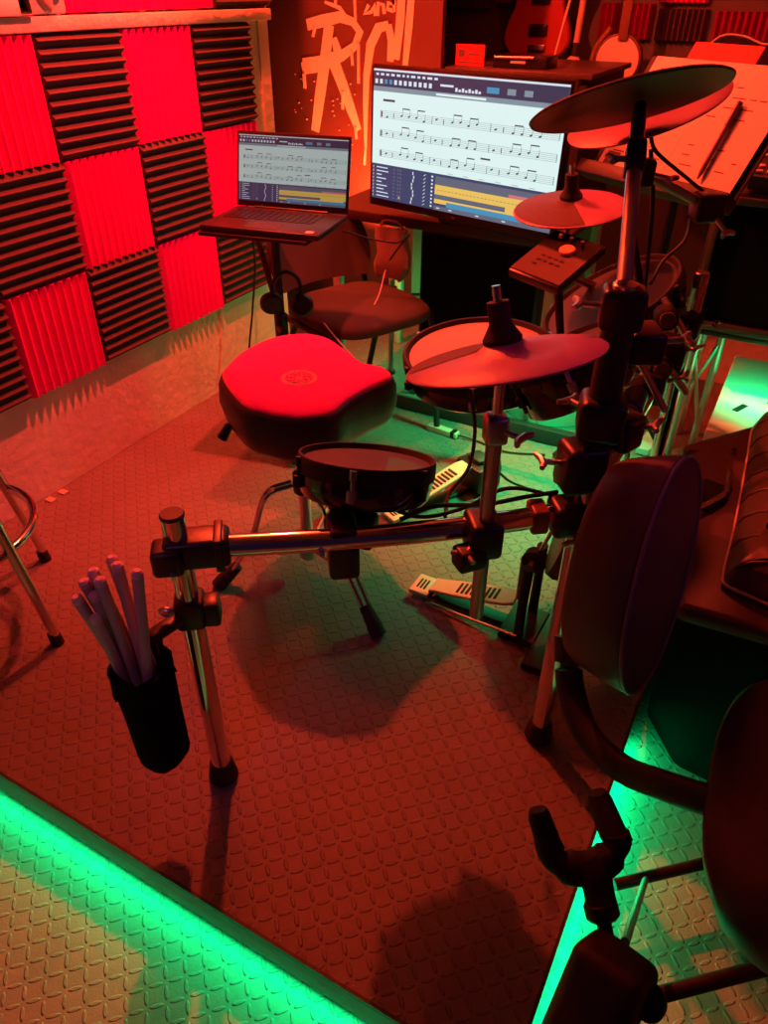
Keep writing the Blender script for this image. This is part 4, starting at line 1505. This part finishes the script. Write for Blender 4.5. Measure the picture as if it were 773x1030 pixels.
# seat cushion
sc2 = ad(803, 838, .86)
sr_ = .205
Mq = basis(sc2, *frame_of((-.25, .1, 1)))
qx, qy, qz = frame_of((-.35, -.12, .93))
sq_ = basis(sc2, qx, qy, qz)
mb = MB()
cen = [(705, 850), (712, 890), (728, 925), (765, 958), (830, 985), (900, 940), (925, 850), (900, 760), (850, 700), (790, 683), (748, 694), (722, 735), (709, 795)]
o3 = [on_plane(x, y, sc2, qz) for x, y in cen]
o3 = smooth_closed(o3, 5)
cm = sum(o3, V((0, 0, 0))) / len(o3)
lp_ = lambda g, dz: [cm + (p - cm) * g + qz * dz for p in o3]
MB().rings([lp_(.05, -.09), lp_(.8, -.09), lp_(.93, -.075), lp_(1, -.04), lp_(1, -.015), lp_(.96, .01), lp_(.88, .024), lp_(.6, .032), lp_(.05, .034)]).build('seat', M_leather, sw, sharp=60)
b5 = V((cm.x + .24, cm.y + .05, 0))
MB().cyl((b5.x, b5.y, LOW + .05), (b5.x, b5.y, cm.z - .10), .028).build('column', M_black, sw)
for k in range(5):
    a = PI - .9 + k * 2 * PI / 5
    d = V((math.cos(a), math.sin(a), 0))
    lgm = MB().tube([b5 + V((0, 0, LOW + .07)), b5 + d * .2 + V((0, 0, LOW + .035))], [.02, .014], 12).build('leg', M_black, sw)
    MB().cyl(b5 + d * .2 + V((0, 0, LOW)), b5 + d * .2 + V((0, 0, LOW + .035)), .018).build('glide', M_rubber, lgm)

# ------------------------------------------------------------------ guitar stand with padded yoke
gs = thing('guitar_stand', (1.9, -1.1, LOW), 'black guitar stand with empty padded yoke beside the riser edge', 'guitar stand')
gd_ = .93


def G(x, y, d=gd_):
    return ad(x, y, d)


yk = MB().tube(smooth_open([G(549, 838), G(556, 862), G(580, 874), G(606, 868), G(622, 848), G(621, 838)], 5), [.016] * 8 + [.021] * 10 + [.016] * 8, 14).build('yoke', M_rubber, gs)
MB().tube([G(541, 814, .92), G(543, 822, .92), G(551, 845), G(556, 856)], [.011, .0145, .0155, .0165], 14).build('padded_arm', M_rubber, yk)
MB().tube([G(601, 797, .97), G(604, 806, .97), G(617, 838, .94), G(626, 852, .93)], [.012, .0165, .0175, .017], 14).build('padded_arm', M_rubber, yk)
MB().tube(smooth_open([G(590, 868), G(600, 885, .92), G(607, 920, .91)], 5), [.021] * 6 + [.019] * 5, 14).build('neck', M_rubber, gs)
MB().cyl(G(603, 905, .915), G(608, 925, .91), .021, bev=.004).build('neck_collar', M_black, gs)
MB().cyl(G(607, 922, .91), G(612, 950, .905), .009).build('height_tube', M_satin, gs)
hx = G(605, 1000, .86)
mb = MB()
X_, Y_, Z_ = frame_of((G(625, 940, .90) - G(598, 1060, .82)))
Mh = basis(hx, X_, Y_, Z_)
MB().box(hx - Z_ * .01, (.085, .085, .13), basis((0, 0, 0), rr_, w, uu_) @ Matrix.Rotation(.4, 4, 'Y') @ rotz(.3), bev=.016, seg=4).build('body', M_satin, gs)
MB().lathe([(.001, -.012), (.018, -.012), (.02, 0), (.016, .014), (.001, .016)], basis(G(653, 1008, .84), *frame_of(w)), 20).build('knob', M_black, gs)
gbx = V((1.90, -1.04, 0))
MB().tube([hx, V((hx.x + .0, hx.y + .05, LOW + .25)), V((hx.x, hx.y + .06, LOW + .02))], .016, 12).build('post', M_satin, gs)
l1, l2 = az(618, 890, LOW + .10), az(735, 862, LOW + .10)
MB().tube([l1, l2], .011, 12).build('leg', M_satin, gs)
k1, k2 = az(655, 1003, LOW + .16), az(775, 972, LOW + .16)
MB().tube([k1, k2], .013, 12).build('leg', M_satin, gs)
MB().tube([az(650, 884, LOW + .10), G(629, 948, .93)], .006, 10).build('brace', M_steel, gs)

# ------------------------------------------------------------------ back wall: cabinet, receiver, guitars
cb = thing('media_cabinet', (.76, 1.75, 0), 'dark cabinet behind the monitor carrying a receiver', 'cabinet')
kz = .93
kq = [ay(462, 70, 1.75), ay(610, 80, 1.75)]
ctop = ay(500, 74, 1.62).z
MB().box((.71, 1.9, ctop / 2), (.56, .56, ctop - .01), bev=.006).build('carcass', M_satin, cb)
MB().box((.71, 1.9, ctop + .006), (.60, .60, .02), bev=.004).build('top', mat('cabinet_top', (.09, .06, .06), .4), cb)
rv = ay(527, 72, 1.72)
re_ = thing('wireless_receiver', (rv.x, 1.72, ctop + .016), 'flat black receiver with antennas on the dark cabinet', 'receiver')
MB().box((rv.x, 1.73, ctop + .016 + .022), (.22, .14, .042), bev=.004).build('case', M_black, re_)
MB().box((rv.x - .005, 1.658, ctop + .038), (.06, .003, .008)).build('label_plate', M_white, re_)
MB().cyl((rv.x - .12, 1.68, ctop + .03), (rv.x - .115, 1.7, ctop + .03), .006).build('antenna', M_chrome, re_)
MB().cyl((rv.x + .09, 1.80, ctop + .03), (rv.x + .14, 1.84, ctop + .36), .005).build('antenna', M_bind, re_)
MB().cyl((rv.x - .10, 1.655, ctop + .052), (rv.x + .06, 1.655, ctop + .055), .006).build('trim_rod', M_steel, re_)
lb = ay(473, 57, 1.7)
lc = thing('red_card', (lb.x, 1.7, ctop + .016), 'small red printed card standing on the cabinet', 'card')
MB().box((lb.x, 1.70, lb.z), (.125, .004, .085)).build('card', M_redl, lc)
mb = MB()
mb.box((lb.x - .035, 1.6975, lb.z + .012), (.025, .001, .025)).box((lb.x + .02, 1.6975, lb.z + .008), (.05, .001, .006)).box((lb.x, 1.6975, lb.z - .02), (.09, .001, .005))
mb.build('lettering', M_ink, lc)

GYY = 2.4


def guitar_outline(w, h):
    pts = [(0, 0), (.32, .02), (.5, .16), (.47, .34), (.37, .50), (.40, .66), (.47, .80), (.36, .93), (.12, .90), (0, .88)]
    pts = pts + [(-x, y) for x, y in pts[::-1][1:-1]]
    q = smooth_closed([V((x * w, y * h)) for x, y in pts], 4)
    return [(p.x, p.y) for p in q]


gc = ay(540, 60, GYY)
eg = thing('electric_guitar', (gc.x, GYY, gc.z), 'dark red electric guitar hanging behind the cabinet receiver', 'guitar')
Mg = basis((gc.x, GYY, gc.z), V((1, 0, 0)), V((0, 0, 1)), V((0, -1, 0)))
MB().prism(guitar_outline(.31, .42), 0, .045, Mg, bev=.008).build('body', M_guit, eg)
MB().box((gc.x + .01, GYY - .052, gc.z + .58), (.048, .018, .62), bev=.004).build('neck', M_fret, eg)
for k, zz in enumerate((.12, .24)):
    MB().box((gc.x + .01, GYY - .05, gc.z + zz), (.085, .014, .045), bev=.004).build('pickup', M_black, eg)
MB().box((gc.x + .01, GYY - .05, gc.z + .05), (.08, .014, .025), bev=.003).build('bridge', M_steel, eg)
MB().box((gc.x + .01, GYY - .045, gc.z + .95), (.08, .015, .14), bev=.006).build('headstock', M_guit, eg)

bj = ay(624, 60, GYY)
bn = thing('banjo', (bj.x, GYY, bj.z), 'small banjo with pale round head on the back wall', 'banjo')
Mj = basis((bj.x, GYY, bj.z), V((1, 0, 0)), V((0, 0, 1)), V((0, -1, 0)))
BR = 21.5 * (bj - CAM).dot(_f) / FPX
MB().lathe([(.001, -.01), (BR * 1.02, -.01), (BR * 1.06, 0), (BR * 1.06, .05), (BR, .056), (BR * .97, .05), (.001, .05)], Mj, 40).build('pot', M_brown, bn)
MB().lathe([(.001, .051), (BR * .97, .051), (BR * .97, .056), (.001, .057)], Mj, 40).build('head', M_paper, bn)
MB().box((bj.x + .012, GYY - .06, bj.z + BR + .28), (.042, .02, .60), bev=.004).build('neck', M_fret, bn)
MB().box((bj.x + .01, GYY - .059, bj.z - BR * .55), (.06, .006, .012)).build('bridge', M_ink, bn)
bkk = ay(594, 60, GYY + .05)
MB().tube(smooth_open([(bj.x - .13, GYY - .01, bj.z - .16), (bj.x - .12, GYY - .01, bj.z + .02), (bj.x - .06, GYY - .01, bj.z + .12)]), .012, 10).build('strap', M_brown, bn)

uk = thing('microphone', (0, 0, 0), 'slim pale microphone boom pole leaning beside the banjo', 'microphone stand')
u0, u1 = ay(577, 62, 2.3), ay(594, -40, 2.3)
uk.location = u0
MB().cyl(u0 - V((0, 0, .9)), u0.lerp(u1, .2), .016).build('pole', M_satin, uk)
MB().cyl(u0.lerp(u1, .1), u1, .014).build('handle', M_bind, uk)
MB().ell(u0 + V((0, 0, -.01)), (.035, .035, .035)).build('base_cup', M_knob, uk)
ub = u0 - V((0, 0, u0.z - LOW))
MB().lathe([(.001, 0), (.12, 0), (.12, .012), (.03, .02), (.001, .02)], basis((u0.x, u0.y, LOW), *frame_of((0, 0, 1))), 24).build('base', M_satin, uk)
MB().cyl((u0.x, u0.y, LOW + .01), (u0.x, u0.y, u0.z - .6), .012).build('lower_pole', M_satin, uk)

# dark acoustic guitar at the far right
ga = thing('acoustic_guitar', (1.6, 2.35, .6), 'black acoustic guitar with pale edge lying at the top right', 'guitar')
gg = ay(705, 88, 2.3)
Rg = Matrix.Rotation(math.radians(80), 4, 'Y')
Mg2 = basis((0, 0, 0), V((1, 0, 0)), V((0, 0, 1)), V((0, -1, 0)))
base_ = V((gg.x, 2.3, gg.z - .02))
Rm = Matrix.Translation(base_) @ Rg @ Mg2
MB().prism(guitar_outline(.40, .5), 0, .10, Rm, bev=.01).build('body', M_guitb, ga)
MB().tube([Rm @ V((x, y, .098)) for x, y in guitar_outline(.395, .5)], .004, 6, closed=True).build('binding', M_bind, ga)
MB().lathe([(.045, .1), (.052, .1), (.052, .104), (.045, .104)], Rm @ Matrix.Translation((0, .32, 0)), 28, closed=True).build('rosette', M_bind, ga)
MB().lathe([(.001, .1), (.044, .1), (.044, .103), (.001, .103)], Rm @ Matrix.Translation((0, .32, 0)), 28).build('sound_hole', M_edge, ga)
MB().box(Rm @ V((0, .8, .1)), (.05, .02, .62), Rg, bev=.004).build('neck', M_fret, ga)

# wall panels at the back
for (xa, ya, xb, yb, red, lab) in ((668, -30, 722, 3, 1, 'red foam panel high on the back wall, above the dark one'), (664, 6, 716, 42, 0, 'dark foam panel on the back wall right of the banjo'),
                                   (722, 8, 790, 50, 1, 'red foam panel darkened as if dimly lit, on the back wall by the acoustic guitar'), (446, -10, 500, 8, 0, 'black foam panel above the red card'),
                                   (500, -25, 552, 3, 1, 'red foam panel darkened as if dimly lit, behind the electric guitar neck'), (606, 0, 662, 40, 1, 'red foam panel darkened as if dimly lit, behind the banjo neck')):
    a, b = ay(xa, ya, 2.58), ay(xb, yb, 2.58)
    mb = MB()
    w_, h_ = abs(b.x - a.x) * .86, abs(a.z - b.z) * .92
    prof = []
    nn_ = 9
    for i in range(nn_):
        prof += [(i * w_ / nn_, .02), ((i + .5) * w_ / nn_, .045)]
    prof = [(0, 0)] + prof + [(w_, .02), (w_, 0)]
    x0 = min(a.x, b.x)
    z0 = min(a.z, b.z)
    mb.rings([[V((x0 + t, 2.6 - d, z)) for t, d in prof] for z in (z0, z0 + h_)])
    tag(mb.build('acoustic_tile', (M_redfoam if 'high on' in lab else M_redfoam_dim) if red else M_blkfoam, origin=(x0, 2.6, z0), sharp=70), lab, 'foam tile', 'acoustic panels on the back wall')


# ------------------------------------------------------------------ cables
def cable(pts, r, label, mm=M_black):
    o = MB().tube(smooth_open(pts, 10), r, 8).build('cable', mm, origin=pts[0])
    return tag(o, label, 'cable')


p0 = sN[0] - sN[1] * .07
cable([rs.lerp(re, .52) + V((0, 0, .022)), rs.lerp(re, .62) + V((-.01, .015, .03)), rs.lerp(re, .74) + V((.0, .02, .026)), rs.lerp(re, .86) + V((0, .02, .035)), rs.lerp(re, .97) + V((-.01, .03, .03))], .004, 'black cable tied along the right half of the front rail')
cable([rs.lerp(re, .42) + V((0, .02, .06)), rs.lerp(re, .55) + V((0, .022, .012)), rs.lerp(re, .68) + V((0, .024, .02)), rs.lerp(re, .80) + V((0, .03, .05)), rs.lerp(re, .95) + V((0, .04, .02))], .0035, 'thin black cable looping behind the front rail to the tom pad')
cb0 = sS[0] - sS[1] * .07
cable([ad(473, 392, 1.48), ad(478, 430, 1.48), ad(472, 470, 1.47), ad(452, 497, 1.45), ad(448, 520, 1.40)], .004, 'black cable dropping from the front cymbal down past the hi-hat pedal')
cable([V((.075, .68, .74)), V((.06, .72, .5)), V((.055, .68, .30)), V((.05, .64, .12)), V((.12, .62, .01)), V((.3, .5, .006))], .004, 'thin black cable hanging down the foam wall behind the throne')
cable([ad(345, 232, 2.4), ad(372, 240, 2.42), ad(400, 244, 2.4), ad(412, 236, 2.4), ad(402, 248, 2.42), ad(392, 262, 2.44)], .003, 'dark cable looping from the laptop to the paper bag')
cable([ad(388, 272, 2.5), ad(380, 300, 2.45), ad(366, 322, 2.4), ad(358, 335, 2.35)], .0025, 'thin pale wire trailing over the padded chair seat', M_bind)
cable([ad(326, 325, 2.3), ad(340, 342, 2.28), ad(358, 362, 2.25), ad(372, 380, 2.25)], .0025, 'thin pale wire dropping in front of the padded chair', M_bind)
cable([ad(590, 128, 1.46), ad(606, 142, 1.44), ad(630, 142, 1.42), ad(652, 130, 1.4), ad(660, 152, 1.42), ad(690, 178, 1.5), ad(712, 196, 1.5)], .004, 'black cable slung under the upper cymbals to the boom arm')
cable([ad(655, 150, 1.46), ad(657, 200, 1.5), ad(652, 260, 1.55), ad(648, 300, 1.6)], .0045, 'black cable hanging straight down right of the tall post')
cable([ad(697, 205, 1.62), ad(690, 240, 1.62), ad(668, 262, 1.6), ad(655, 285, 1.55)], .004, 'black cable curving before the black square cabinet')

# ================================================================== LIGHTS
def light(kind, name, loc, col, energy, size=.03, target=None, spot=None, blend=.4, sy=None):
    l = bpy.data.lights.new(name, kind)
    l.color = col
    l.energy = energy
    if kind == 'AREA':
        l.size = size
        if sy:
            l.shape = 'RECTANGLE'
            l.size_y = sy
    else:
        l.shadow_soft_size = size
    if kind == 'SPOT':
        l.spot_size = spot
        l.spot_blend = blend
    o = bpy.data.objects.new(name, l)
    COL.objects.link(o)
    o.location = loc
    if target is not None:
        o.rotation_euler = (V(target) - V(loc)).to_track_quat('-Z', 'Y').to_euler()
    return o


RED = (1., .052, .016)
CRIM = (1., .038, .024)
GRN = (.0, 1., .25)
light('POINT', 'red_par_lamp', (.15, .58, 2.2), RED, 205, .03)
light('SPOT', 'red_wall_lamp', (.62, .2, 2.3), CRIM, 330, .025, (0, .1, .42), 1.05, .9)
light('SPOT', 'poster_uplight', (.16, 1.38, .42), (1, .085, .018), 110, .02, (.10, 1.6, .78), 2.2, .9)
light('SPOT', 'red_back_lamp', (1.3, .85, 2.45), (1., .05, .018), 90, .05, (1.45, 1.25, .9), 1.9, .6)
light('SPOT', 'purple_lamp', (2.9, -.5, 2.0), (.32, .12, 1), 4, .05, (1.45, -.5, .7), .55, .6)
light('SPOT', 'violet_lamp', (1.3, -2.2, 1.9), (1, .25, .85), 6, .04, (1.07, -.98, .55), .36, .7)
light('AREA', 'front_led_strip', (.9, -1.086, -.091), GRN, 3.3, 1.78, (.9, -1.30, -.115), sy=.008)
sl_ = light('AREA', 'side_led_strip', (1.822, -.68, -.091), GRN, 1.7, .80, (1.94, -.68, -.115), sy=.008)
_z = (V((1.822, -.68, -.091)) - V((1.94, -.68, -.115))).normalized()
sl_.rotation_euler = Matrix((V((0, 1, 0)), _z.cross(V((0, 1, 0))), _z)).transposed().to_euler()
light('SPOT', 'green_floor_fill', (1.32, .60, .54), GRN, 34, .04, (1.22, .52, 0), 2.1, .7)  # added unseen spot, aimed down to green the floor but not the throne
light('POINT', 'green_tub_fill', (1.12, .82, .33), GRN, 2.4, .01)  # added point light, hidden behind the snare, to brighten the tub
light('POINT', 'green_chair_lamp', (.50, 1.12, .24), GRN, 2.2, .008)
light('SPOT', 'green_right_lamp', (1.85, .78, .455), GRN, 5, .02, (1.87, .83, .30), 2.7, .8)

w_ = bpy.data.worlds.new('world')
SC.world = w_
w_.use_nodes = True
bgn = w_.node_tree.nodes['Background']
bgn.inputs[0].default_value = (.45, .15, .5, 1)
bgn.inputs[1].default_value = .02

SC.view_settings.view_transform = 'Standard'
SC.view_settings.look = 'None'
SC.view_settings.exposure = 0
SC.view_settings.gamma = 1
SC.view_settings.use_curve_mapping = False
SC.cycles.use_denoising = True
SC.cycles.max_bounces = 6
